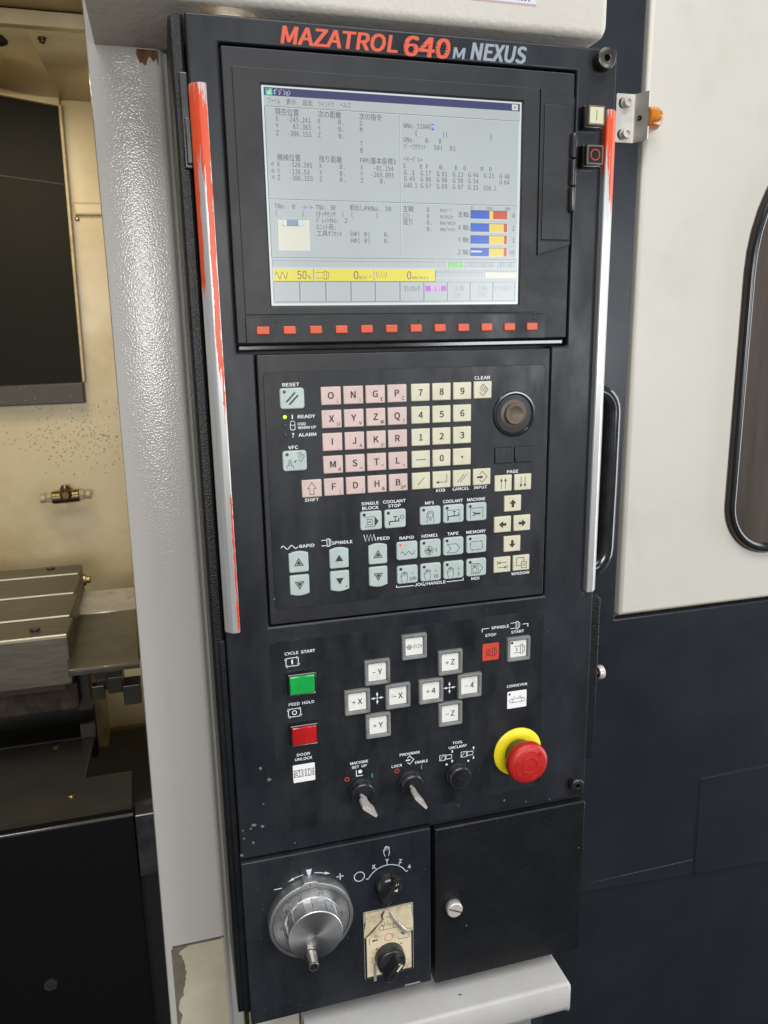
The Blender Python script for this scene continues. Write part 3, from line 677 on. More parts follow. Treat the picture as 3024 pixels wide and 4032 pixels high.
t = cream(YU[0], v, "cream key with a slash"); t.line([(YU[0] - 3.2, v + 3.4), (YU[0] + 3.2, v - 3.4)], .5, PD)
t = cream(YU[1], v, "cream end of block key with a return arrow"); u = YU[1]; t.line([(u + 4.6, v - 4.6), (u + 4.6, v + 2.2)], .5, PD); t.arrow((u + 4.85, v + 2.2), (u - 5.6, v + 2.2), .5, 3, PD)
t = cream(YU[2], v, "cream cancel key with two slashes"); u = YU[2]
for d in (-1.5, 1.3): t.line([(u + d - 2.8, v + 3.6), (u + d + 3.4, v - 3.6)], .5, PD)
t = cream(YU[3], v, "cream input key with arrow entering a diamond"); u = YU[3]
t.line([(u - 2.4, v - 2.6), (u + .2, v - 5), (u + 5, v), (u + .2, v + 5), (u - 2.4, v + 2.6)], .5, PD); t.arrow((u - 4.8, v + .1), (u + 1.4, v + .1), 1.7, 2.8, PD, hw=1.7)
def cur(u, v, what): return cream(u, v, "cream %s key" % what), u, v
t, u, v = cur(155.9, 84.0, "page up"); [t.arrow((u + d, v + 5.2), (u + d, v - 4.8), .5, 3, PD, hw=1.3) for d in (-2, 2)]
t, u, v = cur(175.2, 84.1, "page down"); [t.arrow((u + d, v - 5.2), (u + d, v + 4.8), .5, 3, PD, hw=1.3) for d in (-2, 2)]
for (u, v, d, nm) in ((165.6, 103.3, (0, -1), "up arrow"), (156.0, 122.3, (-1, 0), "left arrow"), (175.3, 122.4, (1, 0), "right arrow"), (165.8, 141.4, (0, 1), "down arrow")):
    t, u, v = cur(u, v, nm); t.arrow((u - 3.6 * d[0], v - 3.6 * d[1]), (u + 3.7 * d[0], v + 3.7 * d[1]), 2.5, 3.8, PD, hw=3.5)
t, u, v = cur(156.2, 160.7, "tab"); t.arrow((u + 4.6, v - 2.2), (u - 4.6, v - 2.2), .5, 2.6, PD); t.line([(u - 4.9, v - 4.2), (u - 4.9, v - .2)], .5, PD); t.arrow((u - 4.6, v + 2.4), (u + 4.6, v + 2.4), .5, 2.6, PD); t.line([(u + 4.9, v + .4), (u + 4.9, v + 4.4)], .5, PD)
t, u, v = cur(175.4, 160.6, "window"); t.line(rrect(u - 5, u + 2.2, v - 5.2, v + 2.4), .5, PD, True); t.rect(u - .2, u + 5.2, v - 1.2, v + 4.8, 'cream_key', .05); t.line(rrect(u, u + 5.2, v - 1, v + 4.8), .5, PD, True, .08); t.text("W", u + 2.6, v + 3.3, 2.7, PD, bold=0, dw=.08)
for u in (155.9, 175.3): key('dark', u, 58.7, "blank black key")

def mintkey(u, v, label, lit=False, kind='mint', led=True):
    o = key(kind, u, v, label); t = legend(o)
    if led: t.disc(u - 6.2, v - 5.5, 1.35, 'led_red' if lit else ('led_off' if kind == 'reset' else 'led_off_dark'))
    return t, u, v
t, u, v = mintkey(-32.4, 0.95, "mint reset key with two slashes", kind='reset')
for a, b_ in (((-4.8, 2.8), (2.6, -4.9)), ((-2.5, 4.9), (5, -2.6))): t.line([(u + a[0], v + a[1]), (u + b_[0], v + b_[1])], 1.3, PD)
t, u, v = mintkey(-32.4, 52.3, "mint key with cutter and diamond symbol", kind='reset')
t.line([(u - 6.8, v + 6.6), (u - 6.8, v + 3.8), (u - 1.4, v + 3.8), (u - 1.4, v + 6.6)], .4, PD); t.line([(u - 5, v + 3.6), (u - 5, v - .4), (u - 3, v - 1), (u - 3, v + 3.6)], .4, PD); t.line([(u - 5, v + 2.6), (u - 3, v + .2)], .4, PD)
t.arrow((u - .8, v + 1.6), (u + 1.6, v - .6), .6, 1.8, PD); t.line([(u + 2.6, v - 5.6), (u + 4.2, v - 7), (u + 8.2, v - 3.4), (u + 5, v + .8), (u + 3, v - .8)], .45, PD); t.line(circle(u + 4.4, v - 3.6, 1.2, 12), .35, PD, True)
t, u, v = mintkey(31.9, 108.6, "mint single block key")
t.line([(u - 6, v - 3.4), (u + 3, v - 3.4)], .45, PD); t.line([(u - 6, v + 5.2), (u + 3, v + 5.2)], .45, PD); t.poly([(u + 3, v - 3.8), (u + 6.7, v + .8), (u + 3, v + 5.4)], PD); t.line(rrect(u - 3.6, u + 1, v - 1.4, v + 3.4), .5, PD, True); t.arrow((u - 3, v + 1), (u + .4, v + 1), .8, 1.8, PD)
def tap(t, u, v, k=1.0):
    t.line([(u - 6 * k, v + 5 * k), (u - 6 * k, v + 1.6 * k), (u + 2.6 * k, v + 1.6 * k), (u + 2.6 * k, v - 1.2 * k)], 1.0 * k, PD); t.line([(u - .6 * k, v + 1.6 * k), (u - .6 * k, v - 2.4 * k)], .8 * k, PD); t.line([(u - 2.4 * k, v - 2.6 * k), (u + 1.2 * k, v - 2.6 * k)], .9 * k, PD)
t, u, v = mintkey(53.7, 108.6, "mint coolant stop key with a tap"); tap(t, u + .6, v + .6); t.ring(u + 6.2, v - 1.2, 1.6, .45, PD)
t, u, v = mintkey(86.2, 108.4, "mint key with a lamp symbol"); t.line([(u - 3.2, v + 6.8)] + [(u - 3.2 * cos(a), v - 1 - 3.2 * sin(a)) for a in [k * pi / 10 for k in range(11)]] + [(u + 3.2, v + 6.8)], .45, PD); t.line(rrect(u - 2, u + 2, v - 2.6, v + 1.6, (1.6, 1.6, 0, 0)), .45, PD, True); [t.line([(u - 1.4 + d * .4, v + 3 + d), (u + 1.4 - d * .4, v + 3 + d)], .35, PD) for d in (0, .8, 1.6)]
t, u, v = mintkey(108.1, 108.4, "mint coolant key with a boxed tap"); t.line([(u - 6, v + 6.4), (u - 6, v - 3.4), (u + 6, v - 3.4), (u + 6, v + 6.4)], .45, PD); t.line([(u - 5, v + 5.8), (u - 5, v + 2), (u + 4.4, v + 2), (u + 4.4, v - .6)], .9, PD); t.line([(u + .6, v + 2), (u + .6, v - 2)], .7, PD); t.line([(u - 1, v - 2), (u + 2.2, v - 2)], .7, PD)
t, u, v = mintkey(130.2, 108.4, "mint machine key with a spanner"); t.line([(u - 6, v + 6.4), (u - 6, v - 3.6), (u + 6, v - 3.6), (u + 6, v + 6.2)], .45, PD); t.line([(u - 1.6, v + 1.6), (u + 3.6, v + 1.6)], 1.4, PD); t.line([(u - 3.9, v - .1), (u - 1.8, v + .6), (u - 1.8, v + 2.6), (u - 3.9, v + 3.3)], .9, PD)
t, u, v = mintkey(64.3, 138.6, "mint rapid key with its red lamp lit", True); t.line([(u - 6 + k * .5, v + 2.2 - 1.5 * sin(k / 24 * 4 * pi)) for k in range(28)], .5, PD)
t, u, v = mintkey(86.2, 138.6, "mint home key with a target"); t.ring(u - 1.4, v + 1.6, 3.8, .4, PD); t.ring(u - 1.4, v + 1.6, 2.2, .4, PD); t.line([(u - 1.4, v - 3.6), (u - 1.4, v + 6.4)], .35, PD); t.line([(u - 6, v + 1.6), (u + 4, v + 1.6)], .35, PD); t.poly([(u - 1.4, v + 1.6), (u - 1.4, v - .6), (u - 3.6, v + 1.6)], PD); t.poly([(u - 1.4, v + 1.6), (u - 1.4, v + 3.8), (u + .8, v + 1.6)], PD); t.text("1", u + 5.6, v + 3.1, 3, PD, bold=.01)
t, u, v = mintkey(108.1, 138.5, "mint tape key with a pennant"); t.line([(u - 6, v - 2.2), (u + 2.6, v - 2.2), (u + 6.2, v + 1.8), (u + 2.6, v + 5.8), (u - 6, v + 5.8), (u - 2.6, v + 1.8)], .45, PD, True)
t, u, v = mintkey(130.4, 138.5, "mint memory key with four arrows in a loop"); t.arrow((u - 5.4, v - 2.6), (u + 5.6, v - 2.6), .4, 1.8, PD); t.arrow((u + 5.6, v - 2.2), (u + 5.6, v + 4.6), .4, 1.8, PD); t.arrow((u + 5.4, v + 5.2), (u - 5.4, v + 5.2), .4, 1.8, PD); t.arrow((u - 5.8, v + 4.8), (u - 5.8, v - 2), .4, 1.8, PD)
HAND = [(.25, 1), (.06, .66), (0, .34), (.08, .3), (.16, .52), (.16, .1), (.28, .08), (.31, .42), (.33, 0), (.46, 0), (.49, .42), (.52, .02), (.65, .03), (.67, .43), (.70, .1), (.83, .12), (.86, .5), (.85, .76), (.7, 1)]
def hand(t, u, v, w_, h_, m=PD, th=.4): t.line([(u + x * w_, v + y * h_) for x, y in HAND], th, m)
for u, s_ in ((64.4, "100"), (86.3, "10"), (108.3, "1")):
    t, u, v = mintkey(u, 160.8, "mint jog handle key times " + s_); hand(t, u - 6.4, v - 2.8, 7.2, 10); t.text("×", u + 4.6, v + .4, 2.6, PD, bold=0); t.text(s_, u + 4.9, v + 5.4, 3, PD, bold=.008)
t, u, v = mintkey(130.5, 160.6, "mint manual input key with a hand in an arrow"); t.line([(u - 6, v - 3.8), (u + 2.2, v - 3.8), (u + 6.4, v + 1), (u + 2.2, v + 6), (u - 6, v + 6)], .45, PD); t.line(rrect(u - 5, u + 1.8, v - 2.4, v + 4.8), .4, PD, True); hand(t, u - 4, v - 1.6, 4.8, 6)

def rocker(u, v, up, hollow, dot=False, label=""):
    w2, h2 = 8.5, 9.2; pts = rrect(u - w2, u + w2, v - h2, v + h2, 1.6)
    arc = lambda x: 2.0 * (1 - ((x - u) / w2) ** 2)
    q = []
    top = [(u - w2 + 2 * w2 * k / 10, 0) for k in range(11)]
    if up: q = [(x, v - h2 + 1.6 - arc(x)) for x, _ in top] + rrect(u - w2, u + w2, v - h2, v + h2, 1.6)[10:]
    else: q = rrect(u - w2, u + w2, v - h2, v + h2, 1.6)[:10] + [(x, v + h2 - 1.6 + arc(x)) for x, _ in reversed(top)]
    o = mk("rocker_key", MB().prism(q, 0.1, 1.9, 0.9), 'mint_key', console, label=label); t = legend(o)
    s = -1 if up else 1; T = lambda k, dv=0: [(u, v + s * (3.9 * k) + dv), (u - 4.3 * k, v - s * 3.4 * k + dv), (u + 4.3 * k, v - s * 3.4 * k + dv)]
    if hollow:
        t.poly(T(1.0), PD); t.line(T(.60, -s * .35), .42, 'mint_key', True, .06)
    else: t.poly(T(.82), PD)
    if dot: t.disc(u + 5.6, v + 5.2, .75, PD)
for u, v, n in ((-32.8, 139.8, "rapid"), (2.5, 139.6, "spindle"), (37.4, 139.2, "feed")):
    rocker(u, v, True, n != "spindle", label="mint %s override up key" % n); rocker(u, v + 20.8, False, n != "spindle", n == "spindle", "mint %s override down key" % n)

# lettering printed on the keypad overlay
t = Ink("printed_symbols", kb, 0.3); PW = 'print_white'
def lab(s_, c, v, h=2.65, width=None, al='c'): Ink("printed_word", kb, 0.3).text(s_, c, v + h / 2, h, PW, width, al, 0.02)
for s_, a, b_, v in (("RESET", -39.7, -25.8, -10.2), ("VFC", -37.2, -29, 41.2), ("READY", -28.2, -13.6, 16.1), ("HDD", -28.4, -21.7, 22.1), ("WARM UP", -28.4, -13.2, 25.2), ("ALARM", -28.2, -13.3, 31.2),
                     ("SHIFT", -25.2, -13.2, 86.5), ("SINGLE", 23.9, 39.5, 93.4), ("BLOCK", 24.5, 39.2, 97.5), ("COOLANT", 43.3, 63.8, 93.3), ("STOP", 47.9, 59.2, 97.2),
                     ("COOLANT", 98.6, 117.4, 97.1), ("MACHINE", 121.6, 139.0, 97.1), ("MF1", 81.8, 90.2, 97.1), ("RAPID", 57.8, 71, 127.1), ("HOME1", 78.4, 93.4, 127.1), ("TAPE", 102.6, 113.4, 127.1), ("MEMORY", 121.0, 139.8, 127.2),
                     ("RAPID", -31.4, -18.5, 126.4), ("SPINDLE", -3.1, 15, 126.1), ("FEED", 37.4, 48.5, 125.8), ("JOG/HANDLE", 71.4, 101.1, 171.7), ("MDI", 126.2, 134, 171.5),
                     ("EOB", 92.2, 100.6, 86.4), ("CANCEL", 107.5, 123.5, 86.3), ("INPUT", 128.2, 140.6, 86.3), ("CLEAR", 127.6, 142.2, -10.6), ("PAGE", 159.9, 171.0, 74.0), ("WINDOW", 166.2, 184.6, 171.0)):
    lab(s_, a, v, 2.25 if s_ in ("HDD", "WARM UP") else 2.75, b_ - a, 'l')
t.line([(-32.7, 14.3), (-32.7, 17.7)], .9, PW); t.text("?", -32.8, 33, 3.6, PW); t.line([(-34.6, 21.2), (-34.6, 26.2), (-32.7, 27), (-30.8, 26.2), (-30.8, 21.2)], .45, PW); t.ring(-32.7, 21.2, 1.9, .4, PW, 14)
t.line([(-47.2 + k * .5, 126.4 - 1.5 * sin(k / 29 * 4 * pi)) for k in range(30)], .6, PW)
for v in (123, 127.8): t.line([(-12.4, v), (-7.6, v)], .55, PW)
t.line(rrect(-7.4, -5.4, 122, 128.6), .5, PW, True); t.line([(-5.2, 122.6), (-4.0, 123.2), (-4.0, 127.8), (-5.2, 128.2)], .5, PW)
t.line([(25.4 + k * 1.5, 121.2 if k % 2 == 0 else 127.2) for k in range(8)], .6, PW)
t.line([(54.4, 170.2), (54.4, 172.2), (70.6, 172.2)], .6, PW); t.line([(102, 171.9), (118.2, 171.9), (118.2, 169.9)], .6, PW)
for v, m in ((15.9, 'led_green'), (23.4, 'led_off_dark'), (31.1, 'led_off_dark')):
    mk("indicator_lamp", MB().lathe((-38.8, v, 0.1), [(1.55, 0), (1.5, .4), (1.0, .7)], 14), m, console, label="green indicator lamp, lit" if m == 'led_green' else None)

# thumb stick socket
js = mk("thumb_stick", MB().lathe((165.8, 22.0, 0.1), [(20.4, 0), (20.4, .8), (19.6, 1.6), (18.4, 1.7), (15.6, -1.2), (14.9, -2.6)], 40, cap0=False, cap1=False), 'black_gloss', console)
mk("rubber_boot", MB().lathe((165.8, 22.0, 0.1), [(15.2, -2.4), (14.6, -1.0), (12.5, .2), (9.9, .6), (9.7, 2.4), (9.0, 3.4), (7.6, 3.6), (6.6, 3.2), (5.0, 2.5), (2.4, 2.2), (.2, 2.1)], 36), 'brown_rubber', js)

# --- lower operation panel
ov = mk("operation_overlay", MB().prism(rrect(-61.4, 201.6, 210.6, 398.6, 6), -0.4, 0.22, 0.15), 'black_overlay', console)
def axis_button(u, v, label, w=24.2, h=24.4):
    a, b_ = w / 2, h / 2
    q = MB(); rings = []
    for d, ww in ((0, 0.2), (0.3, 2.9), (0.9, 3.4), (2.6, 3.2), (3.6, 1.6), (3.7, 1.0)):
        rings.append([(p[0], p[1], ww) for p in rrect(u - a + d, u + a - d, v - b_ + d, v + b_ - d, max(.3, 1.2 - d * .2))])
    q.loft(rings, True, False); o = mk("axis_button", q, 'grey_frame', console, label=label)
    mk("lens", MB().prism(rrect(u - a + 3.8, u + a - 3.8, v - b_ + 3.8, v + b_ - 3.8, .8), .9, 1.7, .35), 'white_lens', o)
    return Ink("legend", o, 1.78), u, v
for u, v, s_ in ((34.5, 250.4, "−Y"), (15.1, 276.9, "+X"), (53.7, 276.8, "−X"), (34.3, 303.4, "+Y"), (105.1, 250.4, "+Z"), (86.0, 276.7, "+4"), (124.5, 276.7, "−4"), (105.1, 302.7, "−Z")):
    t, u, v = axis_button(u, v, "white axis button marked " + ("plus " if s_[0] == '+' else "minus ") + s_[1]); t.text(s_[0], u - 3.0, v + 2.4, 4.4, PD, 3.4, bold=.005); t.text(s_[1], u + 2.6, v + 2.6, 5.4, PD, bold=.014)
t, u, v = axis_button(70.0, 230.2, "white return button marked XYZ4"); t.ring(u - 4.8, v + .2, 2.2, .4, PD); t.ring(u - 4.8, v + .2, 1.2, .4, PD); t.line([(u - 4.8, v - 2.8), (u - 4.8, v + 3.2)], .3, PD); t.line([(u - 7.8, v + .2), (u - 1.6, v + .2)], .3, PD); t.text("XYZ4", u + 3.2, v + 1.9, 3.6, PD, 8.6, bold=.0)
def spindle(t, u, v, m, k=1.0):
    for dv in (-3.3, 3.3): t.line([(u - 6.2 * k, v + dv * k), (u + .6 * k, v + dv * k)], .5, m)
    t.line(rrect(u + .8 * k, u + 3.2 * k, v - 4.6 * k, v + 4.6 * k), .5, m, True); t.line([(u + 3.4 * k, v - 3.4 * k), (u + 5.2 * k, v - 2.4 * k), (u + 5.2 * k, v + 2.4 * k), (u + 3.4 * k, v + 3.4 * k)], .5, m)
t, u, v = axis_button(174.4, 246, "white spindle start button"); spindle(t, u + 1.4, v + .6, PD); t.line([(u - 1.6, v - 1.2), (u - 1.6, v + 2.6)], .8, PD); t.disc(u - 6.6, v - 6.4, 1.2, 'led_off_dark')
def membrane(u, v, w, h, m, label):
    o = mk("membrane_key", MB().prism(rrect(u - w / 2, u + w / 2, v - h / 2, v + h / 2, 1), .2, .7, .2), m, console, label=label); return Ink("legend", o, .8), u, v
t, u, v = membrane(146.4, 246, 16.8, 17, 'red_membrane', "red spindle stop key"); spindle(t, u + .9, v + .4, PD, .92); t.ring(u - 2.6, v + .4, 1.9, .8, PD)
t, u, v = membrane(-36.2, 340.2, 20.2, 17.6, 'white_membrane', "white door unlock key")
for s in (-1, 1):
    t.line(rrect(u + s * 5 - 4, u + s * 5 + 4, v - 3.6, v + 3.2), .45, PD, True); t.line([(u + s * 1.9, v - 3.6), (u + s * 1.9, v + 3.2)], .4, PD); t.line([(u + s * 8.8, v - .2), (u + s * 4, v - 3.4), (u + s * 4, v + 3)], .45, PD, True); t.line([(u + s * 8.8, v - 3.4), (u + s * 6, v - .2), (u + s * 8.8, v + 3)], .35, PD)
t, u, v = membrane(174.6, 299.1, 20.4, 17.8, 'white_membrane', "white conveyor key"); t.disc(u - 7.9, v - 6.2, 1.15, 'led_off_dark'); t.ring(u - 5.8, v + 1, 1.9, .45, PD); t.ring(u + 6.6, v + .8, 1.9, .45, PD)
t.line([(u - 5.8, v - 1), (u + 6.6, v - 1.2)], .45, PD); t.line([(u - 5.8, v + 2.9), (u + 6.6, v + 2.8)], .45, PD)
for dx, a0 in ((-2, 2.2), (1.2, 5.3), (4.8, 2.2)): t.line([(u + dx + 1.3 * cos(a0 + k * .5), v - 2.6 + 1.1 * sin(a0 + k * .5)) for k in range(6)], .4, PD)

def push(v, lens, label):
    u = -35.2; q = MB()
    q.loft([[(p[0], p[1], w) for p in rrect(u - a, u + a, v - b_, v + b_, .8)] for a, b_, w in ((13, 10.4, .2), (12.6, 10, 6.2), (12.1, 9.5, 6.7), (11.3, 8.8, 6.4), (11.2, 8.7, 4.5))], True, False)
    o = mk("push_button", q, 'black_gloss', console, label=label)
    mk("lens", MB().prism(rrect(u - 11.1, u + 11.1, v - 8.6, v + 8.6, .6), 4, 7.6, .9), lens, o)
push(250.5, 'green_lens', "green cycle start button"); push(299.5, 'red_lens', "red feed hold button")

# emergency stop
es = put("emergency_stop", None, W(176.5, 355.3, 0), console)
EC = (176.5, 355.3, 0)
mk("collar", MB().lathe(EC, [(25.2, .2), (25.2, 1.0), (24.6, 1.5), (14, 2.4)], 56), 'estop_yellow', es)
mk("neck", MB().lathe(EC, [(14.2, 2), (14.0, 7), (12.4, 8), (12.2, 17)], 40), 'olive_neck', es)
mk("mushroom_head", MB().lathe(EC, [(12, 15), (17.5, 15.5), (20.4, 17.6), (20.9, 20.5), (20.6, 23.5), (19.2, 26), (16.5, 27.2), (10, 28), (4, 28.3), (.3, 28.3)], 56), 'estop_red', es, smooth=60)
q = MB(); q.tube([(EC[0] + 8 * cos(a), EC[1] + 8 * sin(a), 28.1) for a in [2 * pi * k / 32 for k in range(32)]], .7, 6, closed=True)
for a0 in (-1.9, .2, 2.3):
    q.tube([(EC[0] + 14 * cos(a0 + k * .13), EC[1] + 14 * sin(a0 + k * .13), 27.45) for k in range(9)], .8, 6)
    a = a0 + 1.17; e = [(EC[0] + r * cos(b_), EC[1] + r * sin(b_), 27.7) for r, b_ in ((16.2, a - .13), (14, a + .12), (11.8, a - .13))]; q.tube(e, .75, 6)
mk("embossed_arrows", q, 'estop_red', es)

# key switches
KS = ((17.0, 368.0, "machine set up lock"), (65.2, 368.3, "program lock"), (113.5, 368.6, "tool unclamp lock, empty"))
for u, v, n in KS:
    o = mk("key_switch", MB().lathe((u, v, .2), [(12.5, 0), (12.5, 2.4), (12.1, 3.1), (11.3, 3.3), (11.2, 4.8), (11.7, 5.2), (11.6, 7.0), (11.0, 8.4), (10.2, 9.2), (9.6, 9.2), (9.5, 8.6)], 40, cap1=False), 'black_satin', console, label=n)
    mk("barrel", MB().lathe((u, v, .2), [(9.4, 8), (9.4, 8.8), (9.0, 9.1), (.3, 9.1)], 32), 'black_overlay', o)
    a = 0.62; d = Vector((cos(a), sin(a))); nn = Vector((-d.y, d.x))
    mk("keyway", MB().prism([tuple(Vector((u, v)) + d * x + nn * y) for x, y in ((-4, -.9), (4, -.7), (4, .7), (-4, .9))], 9.2, 9.5), 'seam_black', o)
# keys standing in two of the locks (things of their own)
def lockkey(u, v, ang, label):
    d = Vector((cos(ang), sin(ang))); c = Vector((u, v)); nn = Vector((-d.y, d.x))
    prof = [(-3.6, 8), (-3.6, 17.5), (-7.6, 20.5), (-8.2, 22), (-8.2, 34.8), (-7.0, 36), (8.0, 36), (8.6, 35), (8.6, 22), (8, 20.8), (4, 17.8), (3.5, 15.6), (3.0, 14.8), (3.4, 13.4), (2.8, 12.4), (3.3, 11), (3.2, 8)]
    q = MB(); th = 1.15
    rings = [[(c.x + d.x * x * k + nn.x * s, c.y + d.y * x * k + nn.y * s, w) for x, w in prof] for s, k in ((-th, .96), (-th * .75, 1), (th * .75, 1), (th, .96))]
    q.loft(rings); o = mk("switch_key", q, 'nickel', None, origin=(u, v, 9)); tag(o, label, "key", "keys in the lock switches")
    q = MB(); f = lambda x, w, s: (c.x + d.x * x + nn.x * s, c.y + d.y * x + nn.y * s, w)
    for s in (-1, 1):
        q.loft([[f(x, w, s * th * .9) for x, w in ((-3, 24), (3, 24), (3, 32), (-3, 32))], [f(x, w, s * th * 1.25) for x, w in ((-2.7, 24.3), (2.7, 24.3), (2.7, 31.7), (-2.7, 31.7))]])
    mk("bow_stamp", q, 'nickel', o)
lockkey(KS[0][0] - .6, KS[0][1] + .6, math.radians(41), "nickel key with broad bow in the machine set up lock")
lockkey(KS[1][0] - .6, KS[1][1] + .6, math.radians(49), "nickel key seen nearly edge-on in the program lock")

t = Ink("printed_symbols", ov, 0.34)
def low(s_, a, b_, v, h=2.7): Ink("printed_word", ov, 0.34).text(s_, a, v + h / 2, h, PW, b_ - a, 'l', .02)
for r_ in (("CYCLE  START", -48.6, -21.5, 222.5), ("FEED  HOLD", -47, -24.2, 271.1), ("DOOR", -42, -29.9, 321.5), ("UNLOCK", -43.9, -28.1, 325.9), ("MACHINE", 7.1, 24.4, 338.9), ("SET  UP", 8.6, 22.8, 343.2),
           ("PROGRAM", 55.1, 74.6, 338.5), ("LOCK", 47.0, 57.4, 349.1), ("ENABLE", 70.2, 83.0, 348.9), ("TOOL", 108.2, 118.6, 335), ("UNCLAMP", 104.3, 122.7, 339.6), ("SPINDLE", 146.9, 164.8, 222.3), ("STOP", 140.6, 151.8, 229.1), ("START", 167.2, 180.6, 229.1), ("CONVEYOR", 163.8, 185.3, 284.4)): low(*r_)
for v in (230.8, 279.4):
    t.line(rrect(-47.8, -36.8, v - 3.8, v + 3.8), .6, PW, True)
    for p, a in (((-37.6, v - 3.8), 0), ((-36.8, v + 3), pi / 2), ((-47, v + 3.8), pi), ((-47.8, v - 3), -pi / 2)): t.poly([(p[0] + 1.5 * cos(a + b_), p[1] + 1.5 * sin(a + b_)) for b_ in (0, 2.1, -2.1)], PW)
t.line([(-42.3, 228.7), (-42.3, 232.9)], 1.3, PW); t.ring(-42.3, 279.4, 1.9, .7, PW)
for cu in (34.4, 105.0):
    for d in ((1, 0), (-1, 0), (0, 1), (0, -1)): t.arrow((cu, 276.8), (cu + 6.2 * d[0], 276.8 + 6.2 * d[1]), .55, 3.4, PW, hw=1.1)
t.line([(137.6, 225.6), (137.6, 222.2), (144.4, 222.2)], .6, PW); t.line([(179, 222.2), (184.4, 222.2), (184.4, 225.4)], .6, PW); spindle(t, 171.6, 222.6, PW, .82)
for cu in (3.6, 52.3): t.ring(cu, 354.4, 1.9, .8, 'print_red')
for cu in (27.9, 76.6): t.line([(cu, 352.4), (cu, 356.8)], .9, 'print_green')
t.line([(12.8, 346.4), (12.8, 352.8), (19, 352.8)], .7, PW); t.disc(16.4, 348.6, 1.9, PW)
t.line([(62.6, 343), (64.9, 341), (69, 345.2), (64.9, 349.6), (62.6, 347.4)], .6, PW); t.arrow((61, 345.2), (66, 345.2), 1.2, 2.2, PW)
for cu in (102.2, 124.5): t.disc(cu, 356.6, 1.05, PW)
for c0, s in ((102.3, 1), (124.3, -1)):
    t.line(rrect(c0 - 7.2, c0 - 1.8, 346, 351.6), .5, PW, True); t.line([(c0 - 6.8, 351.2), (c0 - 3.4, 346.2)], .4, PW); t.line([(c0 - .8, 346), (c0 - .8, 351.6)], .6, PW)
    for v in (346.8, 350.8): t.line([(c0, v), (c0 + 5, v)], .6, PW)
    t.line([(c0 + 5, 346.8), (c0 + 5, 350.8)], .5, PW)
    for v, dr in ((343.6, s), (354.0, -s)): t.arrow((c0 + 5.6, v - 1.5 * dr), (c0 + 5.6, v + 1.7 * dr), .9, 1.6, PW, hw=1.2)

# --- handwheel panel
hp = mk("handwheel_panel", MB().prism(rrect(-98.4, 85.4, 421.2, 600, 1.5), -30, 1.6, 1.8), 'black_face', console)
HC = (-36.9, 488.7)
hw = put("handwheel", None, W(HC[0], HC[1], 0), console)
out = []
for k in range(96):
    a = 2 * pi * k / 96; d = abs(((a + pi / 2 + pi) % (2 * pi)) - pi); out.append((HC[0] + (42.4 if d < .15 else 40.3) * cos(a), HC[1] + (42.4 if d < .15 else 40.3) * sin(a)))
q = MB(); inn = circle(HC[0], HC[1], 37.0, 96)
q.loft([[(p[0], p[1], w) for p in pts] for pts, w in ((out, 1.4), (out, 11), (inset(out, .4), 11.7), (inset(out, 1.1), 12), (inn, 12), (inn, 10))], True, False)
mk("outer_ring", q, 'aluminium', hw, smooth=30)
dial = mk("dial", MB().lathe((HC[0], HC[1], 0), [(36.6, 9), (36.6, 11.4), (36.2, 11.7), (26, 11.7)], 96), 'turned_aluminium', hw)
mk("dial_groove", MB().ringplate(circle(HC[0], HC[1], 37.0, 64), circle(HC[0], HC[1], 36.4, 64), 11.0, 11.5), 'seam_black', hw)
t = Ink("printed_scale", dial, 11.8)
for k in range(100):
    a = math.radians(-90 + 15.5 - k * 3.6); r0 = 32.0 if k % 10 == 0 else (32.8 if k % 5 == 0 else 33.8); t.line([(HC[0] + r * cos(a), HC[1] + r * sin(a)) for r in (r0, 36.3)], .45, PD)
t.line([(HC[0], HC[1] - 41.5), (HC[0], HC[1] - 37.2)], .6, PD, dw=.4)
for k in range(10):       # each digit turned along the dial
    a = math.radians(-90 + 15.5 - k * 36); o_ = Ink("scale_digits", dial, 11.8) if k == 0 else o_
    o_.texts.append((str(k * 10), 0, 1.5, 3.0, o_.mi(PD), None, 'c', .0, 0, 'sans', ('turn', HC[0] + 28.8 * cos(a), HC[1] + 28.8 * sin(a), a + pi / 2)))
gear = []
for k in range(12):
    for da, r in ((0, 25.6), (.10, 25.6), (.20, 25.6), (.21, 24.2), (.36, 24.2), (.51, 24.2)): a = 2 * pi * k / 12 + da; gear.append((r, a))
def gr_(k, n=0): return [(HC[0] + (r + k) * cos(a), HC[1] + (r + k) * sin(a)) for r, a in gear]
rnd = lambda r: [(HC[0] + r * cos(a), HC[1] + r * sin(a)) for _, a in gear]
q = MB(); q.loft([[(p[0], p[1], w) for p in pts] for pts, w in ((rnd(27.2), 11.7), (rnd(27.2), 13.2), (rnd(26.8), 13.8), (rnd(25.8), 14), (gr_(0.4), 14.2), (gr_(0), 29.6), (rnd(25.6), 29.9), (rnd(25.6), 30.6), (rnd(25.1), 31.2), (rnd(24.4), 31.4), (rnd(.3), 31.5))], True, True)
mk("knob", q, 'turned_aluminium', hw, smooth=25)
KC = (-42.0, 507.4)
crank = mk("crank_handle", MB().lathe((KC[0], KC[1], 31.4), [(5.6, 0), (5.5, .3), (5.5, 1.2), (5.3, 1.5), (4.9, 12), (4.8, 14.6), (4.4, 15.3), (3.0, 15.3), (2.9, 13.4)], 28, cap1=False), 'steel', hw)
mk("crank_screw", MB().lathe((KC[0], KC[1], 31.4), [(2.9, 12.6), (2.2, 13.2), (2.0, 14.2), (.2, 14.3)], 18), 'steel_dark', crank)
mk("crank_seat", MB().lathe((KC[0], KC[1], 31.4), [(6.0, 0), (6.0, .25), (5.5, .3)], 28), 'seam_black', crank)

